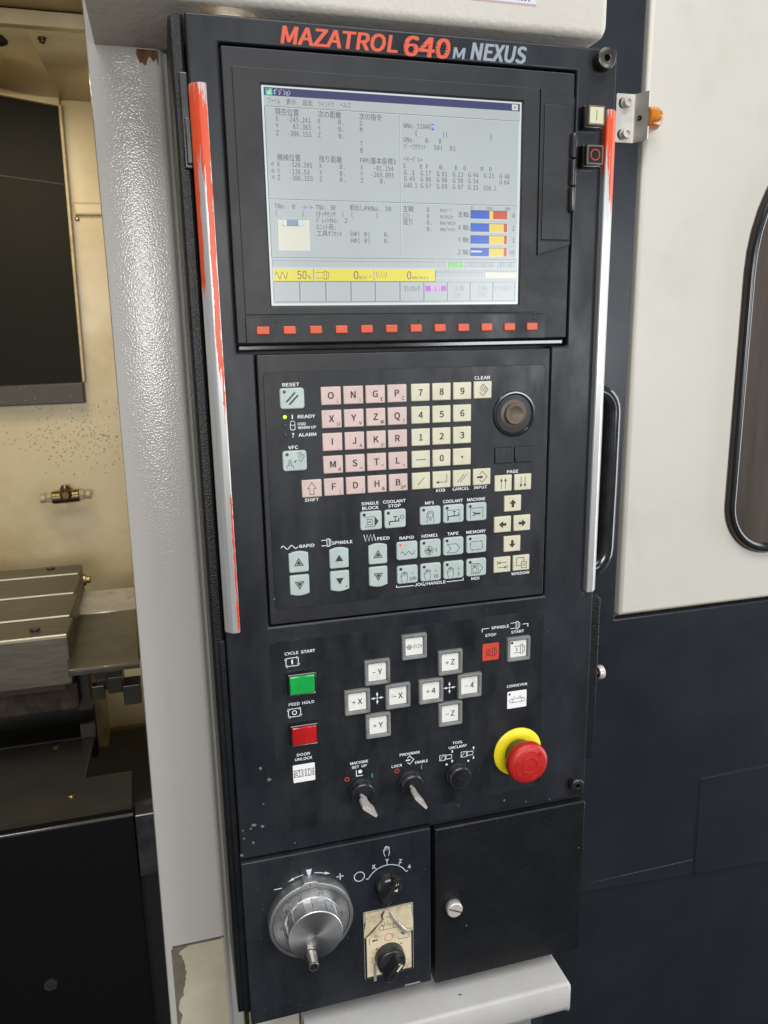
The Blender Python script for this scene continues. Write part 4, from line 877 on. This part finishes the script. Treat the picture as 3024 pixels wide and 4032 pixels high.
t = Ink("printed_symbols", hp, 1.75); PB = 'print_blue_white'
t.poly([(-38.7, 440.5), (-33.1, 440.5), (-36, 450)], PB)
arc = lambda r, a0, a1, n=8: [(HC[0] + r * cos(math.radians(a0 + (a1 - a0) * k / n)), HC[1] + r * sin(math.radians(a0 + (a1 - a0) * k / n))) for k in range(n + 1)]
t.line(arc(43.8, -96, -108), .8, PB); t.arrow(arc(43.8, -96, -108)[-1], (-56.2, 449.6), .8, 6, PB, hw=1.4)
t.line(arc(43.8, -82, -70), .8, PB); t.arrow(arc(43.8, -82, -70)[-1], (-15.6, 449.4), .8, 5.5, PB, hw=1.4)
t.line([(-69.3, 454.8), (-62.1, 454.8)], .9, PB); t.line([(-9.8, 454.8), (-2.8, 454.8)], .9, PB); t.line([(-6.3, 451.3), (-6.3, 458.3)], .9, PB); t.ring(12.5, 459.4, 5.0, .85, PB)
SC = (40.3, 474.6)
arc = lambda r, a0, a1, n=18: [(SC[0] + r * sin(math.radians(a0 + (a1 - a0) * k / n)), SC[1] - r * cos(math.radians(a0 + (a1 - a0) * k / n))) for k in range(n + 1)]
t.line(arc(21.8, -62, 62), .75, PB)
for a in (-62, -29, 0, 31, 62): t.line([arc(r, a, a, 1)[0] for r in (21.8, 24.0)], .75, PB)
for s_, u, v in (("X", 26.9, 451.6), ("Y", 40.4, 448), ("Z", 53.8, 451.4), ("4", 62.7, 459.6)): t.text(s_, u, v + 2.2, 4.3, PB)
hand(t, 37.0, 432.2, 6.8, 11, PB, .55); t.text("25624318861", 56.5, 597.6, 1.8, PB, 16.8, 'l', 0.01)

# selector switches
def lever(name, c, ang, L1, L2, hw_, w0, w1, mate, label, skirt):
    o = mk(name, skirt, mate, console, label=label)
    d = Vector((cos(ang), sin(ang))); nn = Vector((-d.y, d.x)); C2 = Vector(c)
    f = lambda x, y, w: (C2.x + d.x * x + nn.x * y, C2.y + d.y * x + nn.y * y, w)
    q = MB(); rings = []
    for k, w in ((1.0, w0), (.99, w0 + (w1 - w0) * .55), (.9, w1 - 1.2), (.82, w1 - .3), (.72, w1)):
        h = hw_ * (1 if w < w1 - 1 else (k + .05)) * (1.15 - .35 * (w - w0) / (w1 - w0))
        rings.append([f(x, y, w) for x, y in ((-L1 * k, -h * .55), (-L1 * k * .8, -h), (L2 * k * .8, -h), (L2 * k, -h * .55), (L2 * k, h * .55), (L2 * k * .8, h), (-L1 * k * .8, h), (-L1 * k, h * .55))])
    q.loft(rings); mk("lever", q, 'black_gloss', o, smooth=28); return o, f
sk_ = MB().lathe((SC[0], SC[1], 1.6), [(13.2, 0), (13.2, 1.6), (11.8, 4.5), (10.6, 7.5), (9.6, 8.4), (.3, 8.6)], 36)
o, f = lever("selector_knob", SC, math.radians(-52), 14.2, 15.4, 5.2, 1.7, 18.5, 'black_gloss', "black axis selector knob with a gold triangle", sk_)
mk("pointer_mark", MB().quad([f(5.2, -1.7, 18.65), f(9.2, 0.4, 18.65), f(5.6, 2.1, 18.65)]), 'gold', o)
S2 = (40.6, 556)
sk_ = MB().lathe((S2[0], S2[1], .9), [(15.2, 0), (15.0, 1.5), (14.4, 11), (13.8, 12.4), (12.8, 13), (12.2, 13), (11.8, 12.2), (.3, 12.2)], 40)
o, f = lever("selector_knob", S2, math.radians(-50), 13.4, 12.4, 4.6, 12.6, 25.5, 'black_satin', "black two way selector knob with a white bar below the axis knob", sk_)
mk("pointer_mark", MB().prism([f(2.2, -.9, 0)[:2], f(10.2, -.9, 0)[:2], f(10.2, 1.0, 0)[:2], f(2.2, 1.0, 0)[:2]], 25.3, 25.75), 'label_cream', o)

# worn instruction label round the lower selector
il = mk("instruction_label", MB().prism(rrect(15.2, 66.2, 500.5, 578, 1.2), 1.6, 2.0, .15), 'clear_film', console, label="cream instruction label, its clear film torn and curled")
mk("label_border", MB().prism(rrect(15.8, 65.6, 513, 577.6, .4), 2.0, 2.1), 'seam_black', il)
mk("paper", MB().prism(rrect(17.8, 63.8, 502.6, 576.0, .4), 2.1, 2.22), 'label_cream', il)
mk("torn_film", MB().prism([(17.2, 502.2), (36, 501.6), (34, 506), (35, 512.4), (27, 519.5), (20, 526), (15.4, 530.2), (15.6, 522), (17.5, 512)], 2.3, 2.5), 'film_back', il)
mk("torn_film", MB().prism([(39.5, 501.4), (60, 501.6), (64, 507), (65.9, 518), (65.9, 529.6), (58, 531), (50, 521), (43.5, 510.5), (40, 506)], 2.3, 2.5), 'film_back', il)
q = MB(); q.tube([(42.3, 505.5, 3.0), (44.6, 510.8, 4.0), (49, 518, 4.6), (54.2, 525.6, 4.8), (58.6, 530, 4.4), (65.8, 530, 3.6)], [1.0, 1.9, 2.4, 2.6, 2.2, 1.0], 10); mk("curled_film", q, 'clear_film', il, smooth=50)
q = MB(); q.tube([(36.2, 503, 2.8), (33.5, 507, 3.2), (34.6, 512, 3.0)], [.8, 1.2, .7], 8); q.tube([(34.6, 512.4, 2.7), (25, 521.5, 3.0), (15.6, 530.2, 2.7)], [.5, .8, .5], 8); mk("curled_film", q, 'gunk', il, smooth=50)
q = MB().prism(rrect(24, 27, 561, 582, .5), 2.2, 2.9, .3); mk("tape_strip", q, 'clear_film', il)
t = Ink("printed_symbols", il, 2.3)
t.ring(40.5, 534.5, 4.2, .55, 'print_red'); t.arrow((29.4, 534.8), (22.8, 534.8), 1.2, 3, PD, hw=1.5); t.line([(20.6, 531), (20.6, 538.4)], .5, PD)
t.arrow((53, 531.6), (57, 535.4), 1.2, 2.8, PD, hw=1.5); t.line([(50.2, 535.7), (50.2, 538.2), (51.4, 539.5), (60.2, 539.5), (61.6, 538.2), (61.6, 535)], .5, PD)
t.disc(27.7, 545.2, 1.0, PD); t.disc(53.3, 544.9, .9, PD); t.ring(33, 522.3, 2.5, .45, PD); t.ring(47.6, 522.3, 2.4, .45, PD); t.line([(33, 519.8), (47.6, 519.8)], .45, PD); t.line([(33, 524.8), (47.6, 524.8)], .45, PD)
t.line([(41 + 2 * cos(.6 + k * .45), 516.6 + 2 * sin(.6 + k * .45)) for k in range(9)], .45, PD); t.line([(38.8, 512), (40.6, 509.8), (42.2, 511.8)], .45, PD); t.ring(35, 517.5, 2.0, .45, PD)

# storage door
sd = mk("storage_door", MB().prism(rrect(89.4, 254.2, 424.2, 604, .8), -30, 2.2, 1.6), 'black_textured', console, smooth=40)
q = MB(); q.lathe((108.2, 514.6, 2.2), [(9, 0), (9, .6), (6, .9)], 30); mk("washer_mark", q, 'black_satin', sd)
kn = []
for k in range(60): a = 2 * pi * k / 60; r = 8.2 if k % 2 else 7.8; kn.append((107.9 + r * cos(a), 514.2 + r * sin(a)))
q = MB(); q.loft([[(p[0], p[1], w) for p in pts] for pts, w in ((kn, 3), (kn, 9.6), (inset(kn, .8), 10.4))], True, True)
ts = mk("thumb_screw", q, 'nickel', sd, smooth=20)
d = Vector((cos(.47), sin(.47))); nn = Vector((-d.y, d.x)); c = Vector((107.9, 514.2))
mk("slot", MB().prism([tuple(c + d * x + nn * y) for x, y in ((-7.2, -.8), (7.2, -.8), (7.2, .8), (-7.2, .8))], 10.3, 10.55), 'gunk', ts)
mk("panel_shadow_gap", MB().box(-96, 252, 418, 424, -28, -6), 'seam_black', console)

# pull handle and side bracket on the right edge
q = MB(); pth = [(250, 6, -22), (258, 6, -22)] + [(258 + 20.5 * sin(k * pi / 12), 26.5 - 20.5 * cos(k * pi / 12), -22) for k in range(1, 6)] + [(278.5, 27, -22), (278.5, 95, -22), (278, 160, -22)] + [(257.5 + 20.5 * cos(k * pi / 12), 161 + 22 * sin(k * pi / 12), -22) for k in range(1, 6)] + [(257.5, 183, -22), (250, 183, -22)]
q.tube(pth, 8.2, 16)
mk("pull_handle", q, 'black_gloss', console, smooth=50)
sb = mk("side_bracket", MB().prism([(252, 209), (268.5, 209), (274, 213.5), (274, 388), (272.5, 390), (252, 390)], -26, -19, 1.2), 'black_textured', console)
kn2 = [(7.2 if k % 2 else 6.8, 2 * pi * k / 48) for k in range(48)]
q = MB(); q.lathe((274, 297, -26), [(3.6, 0), (3.6, 3.4), (5.6, 3.8)], 20, (1, 0, 0))
mk("knob_stem", q, 'black_satin', sb)
q = MB(); q.loft([[(274 + h, 297 + r * k * cos(a), -26 + r * k * sin(a)) for r, a in kn2] for k, h in ((.9, 3.8), (1, 4.4), (1, 9.4), (.9, 10.2))], True, True); mk("knurled_knob", q, 'nickel', sb, smooth=20)

# ================================================================== MACHINE CABINET
cab = thing("machine_cabinet", "beige machine body framing the console, with column, top cover and ledge", "machine", (-140, 760, -150))
q = MB()
cl = [(-172, -420), (-116, -420), (-106.5, -420), (-100, -420)]
prof = [(-176, -190), (-176, -109), (-175, -106.2), (-172.5, -105), (-119, -105), (-115.6, -106), (-113.4, -109), (-112, -116), (-110.6, -117.5), (-102, -119), (-100, -121), (-96, -190)]
rings = []
for v, du in ((-420, 3.4), (-100, 3.2), (280, .5), (700, -3.4), (790, -4)): rings.append([(u + (du if u < -150 else 0), v, w) for u, w in prof])
q.loft(rings); column = mk("column", q, 'beige_paint', cab, smooth=40)
mk("column_seam", MB().box(-109.6, -96, -300, 700, -160, -122), 'seam_black', cab)
random.seed(3)
edge = [(-152, 586.5)]; v = 588.0
shape = [(586, -152), (590, -160), (594, -164), (597, -161.5), (603, -160), (612, -158.5), (622, -158), (633, -160.5), (640, -162.5), (648, -163.5), (656, -168), (664, -169), (672, -166), (681, -169), (700, -170), (790, -171)]
for (v0, u0), (v1, u1) in zip(shape, shape[1:]):
    for k in range(4): f_ = k / 4; edge.append((u0 + (u1 - u0) * f_ + random.uniform(-.9, .9), v0 + (v1 - v0) * f_))
mk("bare_patch", MB().prism([(-171.4, 588)] + [(-169, 585.2), (-119, 585.0), (-119, 790), (-172.6, 790)], -105.2, -104.75), 'bare_primer', column)
mk("old_paint_patch", MB().prism(edge + [(-171, 790), (-117, 790), (-117, 587)], -105.2, -104.5), 'old_paint', column)
mk("patch_seam", MB().box(-170, -116.2, 583.8, 585.4, -105.4, -104.7), 'gunk', column)
rp = [(-133, -283.5)]
for u, d in ((-133.5, -279), (-132.4, -276.6), (-131, -272.8), (-129.2, -273.6), (-128, -271.6), (-126, -271.8), (-124.6, -276.5), (-122.8, -278.8), (-121.2, -276.2), (-119.6, -274.4), (-118.4, -277), (-117.4, -276.4), (-116.2, -271.8)): rp.append((u, d))
rp.append((-115.8, -283.5)); mk("rust_patch", MB().prism(rp, -105.2, -104.7), 'rust', column)

# top cover above the console (seen from below)
q = MB(); hprof = [(-105, -284.6), (-5.5, -284.6), (-2.6, -285.6), (-0.6, -288), (0.2, -291.5), (0.2, -420), (-105, -420)]
rings = [[(u, v + dv, w - dw) for w, v in hprof] for u, dv, dw in ((-165.5, 0, 0), (236, 0, 0), (240.4, -1.2, .6), (242.6, -4, 2.4))]
q.loft(rings); hood = mk("top_cover", q, 'beige_hood', cab, smooth=50)
st = mk("cover_sticker", MB().prism(rrect(118, 178, -330, -302.6), .2, .4), 'sticker', hood)
t = Ink("sticker_print", st, .5); t.rect(118, 178, -304, -302.7, 'sticker_pink')
random.seed(5)
for k in range(9): u = 146 + k * 3.2; t.line([(u, -312), (u + random.uniform(-.6, .6), -305.6)], random.uniform(.5, 1.1), PD); t.line([(u - .8, -306 - random.random()), (u + 1, -306)], .5, PD)
mk("pivot_boss", MB().lathe((-66, 0, -36), [(29, -300), (29, -281), (31, -279), (31, -277)], 40, (0, 1, 0)), 'rusty_steel', cab)

# ledge under the console
q = MB(); lp = [(-80, 621), (20.6, 621), (23.6, 621.8), (25, 624), (25, 650), (23, 656), (17, 661), (-80, 664)]
q.loft([[(u, v + dv, w) for w, v in lp] for u, dv in ((-46, 0), (228, 0), (231, .8), (232.6, 3))]); mk("ledge", q, 'grey_shelf', cab, smooth=45)
mk("lower_cover", MB().prism(rrect(-97, -47, 612, 800, 1), -60, -34, 2), 'beige_hood', cab)
mk("back_void", MB().box(60, 700, -430, 800, -140, -120), 'seam_black', cab)

# ================================================================== SLIDING DOOR at the right
sd2 = thing("sliding_door", "sliding machine door, beige panel in a black frame with rubber edged window", "door", (500, 790, -90))
us = [258, 324, 330, 760]; vs = [-430, 252, 258.6, 606]
q = MB().grid([258, 324.2, 760], [-430, 260.2, 590], lambda u, v: not (u > 324.2 and v < 260.2), -110, -70)
mk("door_frame", q, 'dark_sheet', sd2, bevel=1.6, seg=3)
mk("dirty_seam", MB().box(322, 760, -430, 262, -112, -80), 'gunk', sd2)
q = MB(); ol = rrect(329.6, 760, -430, 257.2, (0, 0, 0, 2.5))
mk("door_panel", MB().prism(ol, -100, -70.6, 4.0), 'beige_door', sd2, smooth=45)
mk("frame_foot", MB().prism([(258, 590.02), (760, 590.02), (760, 629), (258, 598)], -110, -70), 'dark_sheet', sd2)
mk("lower_door_panel", MB().loft([[(262, 599, -73), (760, 629.7, -73), (760, 634, -112), (262, 603, -112)], [(262, 1250, -116), (760, 1250, -116), (760, 1250, -130), (262, 1250, -130)]]), 'dark_sheet', sd2, smooth=0)
mk("access_plate", MB().prism([(452, 478), (760, 478), (760, 628.6), (454, 609.8)], -71, -68.8, .6), 'dark_sheet', sd2)
mk("plate_seam", MB().prism([(450.4, 476.6), (760, 476.6), (760, 628.6), (452.6, 609.6)], -71, -69.6), 'seam_black', sd2)
# window: rounded opening with rubber edging
def win(d): return rrect(456.5 + d, 800, -290 + d, 200.5 - d, (185 - d, 0, 0, max(4, 60 - d)), 14)
q = MB(); q.loft([[(p[0], p[1], w) for p in win(d)] for d, w in ((0, -71), (.6, -66), (2.2, -63.2), (5, -62), (8, -63.4), (10.4, -66.5), (11.6, -71))], False, False)
mk("window_gasket", q, 'gasket_rubber', sd2, smooth=60)
mk("window_pane", MB().prism(win(11), -71, -69), 'copper_glass', sd2)
mk("gasket_grime", MB().ringplate(win(-1.4), win(.4), -70.8, -70.3), 'gunk', sd2)

# bracket with the amber lamp
br = thing("lamp_bracket", "bent steel bracket with two screws and an amber lamp, on the black door frame", "bracket", (306, -244, -70))
bo = rrect(296.5, 316, -265.5, -223, (2, 0, 0, 2))
rings = []
q = MB(); path = [(296.5, -68.6), (313.6, -68.6), (315.6, -68.0), (316.8, -66.4), (322.0, -54.6)]; inn = [(296.5, -70), (314, -70), (316.4, -69.2), (318.2, -67.2), (323.4, -55.2)]
qs = []
for v in (-265.5, -264.4, -224.2, -223.0):
    e = .8 if v in (-265.5, -223.0) else 0
    qs.append([(a + (e if i == 0 else (-e * .5 if i == 4 else 0)), v, b_ - (e * 1.2 if i == 4 else 0)) for i, (a, b_) in enumerate(path)] + [(a + (e if i == 0 else (-e * .5 if i == 4 else 0)), v, b_ - (e * 1.2 if i == 4 else 0)) for i, (a, b_) in reversed(list(enumerate(inn)))])
q.loft(qs); mk("bracket_plate", q, 'sheet_steel', br, smooth=40)
for v in (-257.2, -230):
    mk("slotted_hole", MB().prism(rrect(298.6, 309, v - 4.6, v + 4.6, 4.4), -68.65, -68.45), 'seam_black', br)
    o = mk("washer", MB().lathe((305.6, v, -68.4), [(5.2, 0), (5.2, .9), (2, 1)], 24), 'sheet_steel', br)
    q = MB(); q.lathe((305.8, v, -67.4), [(4.5, 0), (4.5, 4.6), (4.1, 5.2), (2.5, 5.2), (2.4, 3.4), (.2, 3.4)], 24); mk("cap_screw", q, 'nickel', br)
ax = Vector((.985, 0, -.17)); c0 = Vector((320.6, -243.5, -60.5))
q = MB(); q.lathe((318.6, -243.6, -62.6), [(2.2, 0), (2.2, 1.2), (1.2, 1.3), (.2, .6)], 14, (-.915, 0, .4)); mk("lamp_screw", q, 'steel_dark', br)
q = MB(); q.lathe(tuple(c0), [(10.3, .4), (10.3, 13.6), (9.7, 15.4), (8, 16.4), (.3, 16.8)], 36, tuple(ax)); mk("amber_lens", q, 'amber', br, smooth=45)

# ================================================================== MACHINE INTERIOR at the left
q = MB().box(-700, -60, -420, 569, -640, -600); structure("interior_wall", q, 'interior_cream')
structure("interior_lower_wall", MB().box(-700, -60, 569, 900, -640, -588), 'olive_floor')
q = MB(); q.loft([[(-700, -361, -302), (-60, -361, -302), (-60, -366, -302), (-700, -366, -302)], [(-700, -464, -599), (-241, -372, -599), (-241, -420, -599), (-700, -500, -599)]])
q.loft([[(-241, -361, -302), (-60, -361, -302), (-60, -366, -302), (-241, -366, -302)], [(-241, -372, -599.4), (-60, -372, -599.4), (-60, -420, -599.4), (-241, -420, -599.4)]])
structure("interior_ceiling", q, 'interior_cream')
structure("ceiling_ledge", MB().box(-700, -100, -375, -360.6, -312, -300), 'interior_cream', 1)
structure("ceiling_front", MB().box(-700, -100, -392, -376, -312, -112), 'interior_cream')

structure("unseen_left_wall", MB().box(-720, -700, -460, 900, -640, -112), 'interior_cream')  # these four unseen sides are added to shut ambient light out of the interior
structure("unseen_inner_floor", MB().box(-720, -60, 880, 900, -640, -130), 'olive_floor')
structure("unseen_right_wall", MB().box(-60, -40, -460, 900, -640, -192), 'interior_cream')
structure("unseen_roof", MB().box(-720, -40, -480, -462, -640, -105), 'interior_cream')

structure("unseen_floor", MB().box(-4000, 4000, 1300, 1340, -200, 5000), "floor_concrete")  # out of view, added to block ambient light from below

# tinted window in the back wall
iw = thing("interior_window", "black tinted window with a grey plastic lower bar in the cream machine wall", "window", (-330, 40, -600))
mk("pane", MB().prism([(-420, -386), (-242, -361), (-247.6, 12), (-420, 12)], -600, -594), 'tinted_glass', iw)
mk("top_lip", MB().prism([(-420, -402), (-241, -372.5), (-242, -361.5), (-420, -385.5)], -600, -588), 'interior_cream', iw, bevel=1)
mk("side_lip", MB().prism([(-243.2, -362), (-239, -364), (-244.6, 10), (-248.6, 10)], -600, -586), 'interior_edge', iw, bevel=1)
mk("lower_bar", MB().prism([(-420, 12.5), (-247.4, 10), (-247.6, 40), (-420, 41)], -600, -582, 2), 'grey_plastic', iw)
mk("pane_joint", MB().prism([(-420, -282), (-246.6, -263.2), (-246.6, -261.6), (-420, -280.4)], -594, -593.4), 'seam_black', iw)
wl = thing("wall_rib", "narrow cream rib across the wall strip beside the black window", "rib", (-220, -222, -600))
mk("rib_bar", MB().prism([(-238, -239), (-120, -240), (-120, -224), (-236, -222)], -600, -590, 3), 'interior_cream', wl)
mk("rib_screw", MB().lathe((-234.5, -218, -600), [(3, 0), (3, 3), (1.5, 4.5)], 14), 'bronze_bolt', wl)
for (u, v, w) in ((-230.5, -349.6, -340), ):
    o = mk("ceiling_bolt", MB().lathe((-229, -361.5, -335), [(4.5, 0), (4.5, 2.4), (3, 2.8), (3, 5), (2, 5.6)], 14, (0, 1, 0)), 'brass_oil'); tag(o, "small oily bolt hanging from the cream ceiling inside the machine", "bolt")
o = mk("ceiling_hole", MB().lathe((-281, -359.4, -345), [(17, 0), (17, 1.6), (15, 2), (13, -6), (.5, -6)], 28, (0, 1, 0)), 'black_matte'); tag(o, "round black port in the ceiling at the left edge", "port")

# coolant nozzle on the wall
nz = thing("coolant_nozzle", "oily brass tee nozzle with two pale plastic ends, on the cream back wall", "nozzle", (-287, 176, -600))
A = (1, -.03, 0)
mk("tee_body", MB().lathe((-306, 177, -578), [(8.6, 0), (9.4, .8), (9.4, 17), (10, 17.6), (10, 20.4), (9.4, 21), (9.4, 37), (8.6, 38)], 24, A), 'brass_oil', nz)
mk("tee_stem", MB().lathe((-286, 172, -600), [(7, 0), (7, 22), (8.5, 24), (8.5, 32), (5, 36)], 20), 'brass_oil', nz)
mk("elbow", MB().lathe((-287, 172, -578), [(8, 0), (7.6, -8), (5, -12.6), (1, -13)], 18, (0, 1, .1)), 'brass_oil', nz)
for s, u0 in ((-1, -306), (1, -268)):
    mk("end_nut", MB().lathe((u0, 177 if s < 0 else 175.9, -578), [(7.6, 0), (7.8, 1), (7.8, 6.4), (7.2, 7)], 6, (s, -.03 * s, 0)), 'nozzle_plastic', nz, smooth=10)
    mk("end_cap", MB().lathe((u0 + s * 7, 177.2 if s < 0 else 175.7, -578), [(4.6, 0), (5, 1.6), (6.4, 3), (6.6, 8.5), (5.4, 9.4)], 18, (s, -.03 * s, 0)), 'nozzle_plastic', nz)

# fixture block on its dark table
fb = thing("fixture_block", "stack of machined steel bars with painted edge highlights on the machine table", "fixture", (-330, 322, -360))
ws = [-500, -448, -362, -276, -214]
for k in range(4):
    a, b_ = ws[k], ws[k + 1]; ur = lambda w: -266.5 + (w + 500) / 286 * 14
    q = MB(); top = 260
    q.loft([[(-440, top + d, w_) for d, w_ in ((0, b_ - .6), (1.6, b_ + 1.4 - 2), (60, b_ - .6), (60, a + .6), (3, a + .6), (1.4, a + 2.2))],
            [(ur((a + b_) / 2), top + d, w_) for d, w_ in ((0, b_ - .6), (1.6, b_ - .6), (60, b_ - .6), (60, a + .6), (3, a + .6), (1.4, a + 2.2))]])
    mk("bar_highlight", MB().box(-440, ur((a + b_) / 2) - 1, 259.4 + k * .3, 261.6 + k * .3, b_ - 3.8, b_ - 1.0), 'edge_highlight', fb, bevel=.6)  # pale strip painting the bevel highlight along the bar's front edge
    mk("steel_bar", MB().box(-440, ur((a + b_) / 2), 260 + k * .3, 320, a + 1.4, b_ - 1.4), 'machined_steel', fb, bevel=3.2, seg=2)
for v, w in ((-296, -486), (-296, -240)):
    mk("dowel_hole", MB().lathe((-305 if w < -400 else -290, 259.4, w), [(5.5, -1.2), (5.5, .4), (3.6, .6), (3.2, 3)], 18, (0, 1, 0)), 'steel_dark', fb)
for v, w in ((284, -470), (300, -225)):
    mk("side_bolt", MB().lathe((-262 if w < -400 else -252.4, v if w > -400 else 276, w), [(8, 0), (8, 3), (5, 3.4), (5, 8), (3, 9)], 16, (1, 0, 0)), 'bronze_bolt', fb)
mt = thing("machine_table", "dark oily table plate beside and below the steel fixture block", "table", (-300, 352, -350))
mk("table_plate", MB().loft([[(u, v, w) for u, w in ((-253, -185), (-181, -185), (-190, -361), (-262, -361))] for v in (289.5, 297)]), 'oily_steel', mt, bevel=1)
mk("table_edge_glint", MB().box(-247, -181, 289.8, 292.2, -186, -184.2), 'edge_glint', mt)  # painted highlight on the front edge of the plate
mk("rear_plate", MB().loft([[(u, v, w) for u, w in ((-266, -362), (-190, -362), (-194, -455), (-268, -455))] for v in (289, 297)]), 'sheet_steel', mt)
mk("dirty_slab", MB().box(-440, -251, 321, 352, -400, -222), 'grime', mt, bevel=2)
mk("oil_film", MB().box(-440, -262, 319.5, 324, -221, -217), 'oil_red', mt)
for a in ((-256.5, -241, 297.5, 366, -262, -246), (-236, -206, 300, 352, -290, -262), (-222, -206, 330, 350, -262, -246), (-205, -186, 338, 362, -262, -236), (-240, -181, 297.4, 334, -330, -300)):
    mk("table_bracket", MB().box(*a), 'chip_cover', mt, bevel=1)
mk("brass_clip", MB().box(-240, -226, 340, 358, -262, -250), 'oily_steel', mt, bevel=1)
structure("painted_void", MB().box(-460, -262, 352, 520, -440, -420), 'black_matte')  # black sheet painting the darkness of the void under the table
wp = thing("guide_post", "grimy cream post in the gap right of the machine table", "post", (-255, 520, -500))
mk("post_body", MB().box(-272, -258, 330, 560, -560, -520), 'interior_edge', wp, bevel=2)
cc = thing("chip_cover_plate", "dark telescoping cover plate with swarf on it, below the machine table", "cover", (-300, 430, -200))
q = MB(); q.loft([[(-460, v, -113), (-198, v, -113), (-201, v, -205), (-251, v, -206), (-249, v, -300), (-460, v, -300)] for v in (427.5, 433)])
mk("cover_sheet", q, 'chip_cover', cc, bevel=1)
mk("cover_upstand", MB().prism([(-264, 409), (-247, 410), (-247.4, 431), (-460, 431), (-460, 427), (-264, 427)], -306, -300), 'chip_cover', cc)
for u, w in ((-292, -286), (-262, -170)): mk("cover_screw", MB().lathe((u, 427.6, w), [(4, 0), (4, -1.6), (2.6, -2.8)], 14, (0, 1, 0)), 'bronze_bolt', cc)
ap = thing("front_apron", "black front apron of the machine below the open doorway", "apron", (-300, 800, -115))
mk("apron_sheet", MB().box(-520, -196.5, 424, 800, -124, -110), 'apron_black', ap, bevel=1.2)
mk("apron_edge_glint", MB().box(-520, -196.5, 422.6, 424.4, -113, -110.4), 'edge_glint', ap)  # painted highlight along the top of the apron
mk("apron_end", MB().box(-195.2, -168, 426, 497, -130, -112), 'black_satin', ap, bevel=1)
mk("apron_void", MB().box(-200, -160, 430, 800, -160, -136), 'seam_black', ap)
mk("apron_screw", MB().lathe((-293, 601, -110), [(7, 0), (7, 2.5), (3.5, 2.6), (3.4, 1), (.2, 1)], 6), 'black_matte', ap)

# ------------------------------------------------------------------ lettering to meshes, last
build_inks()
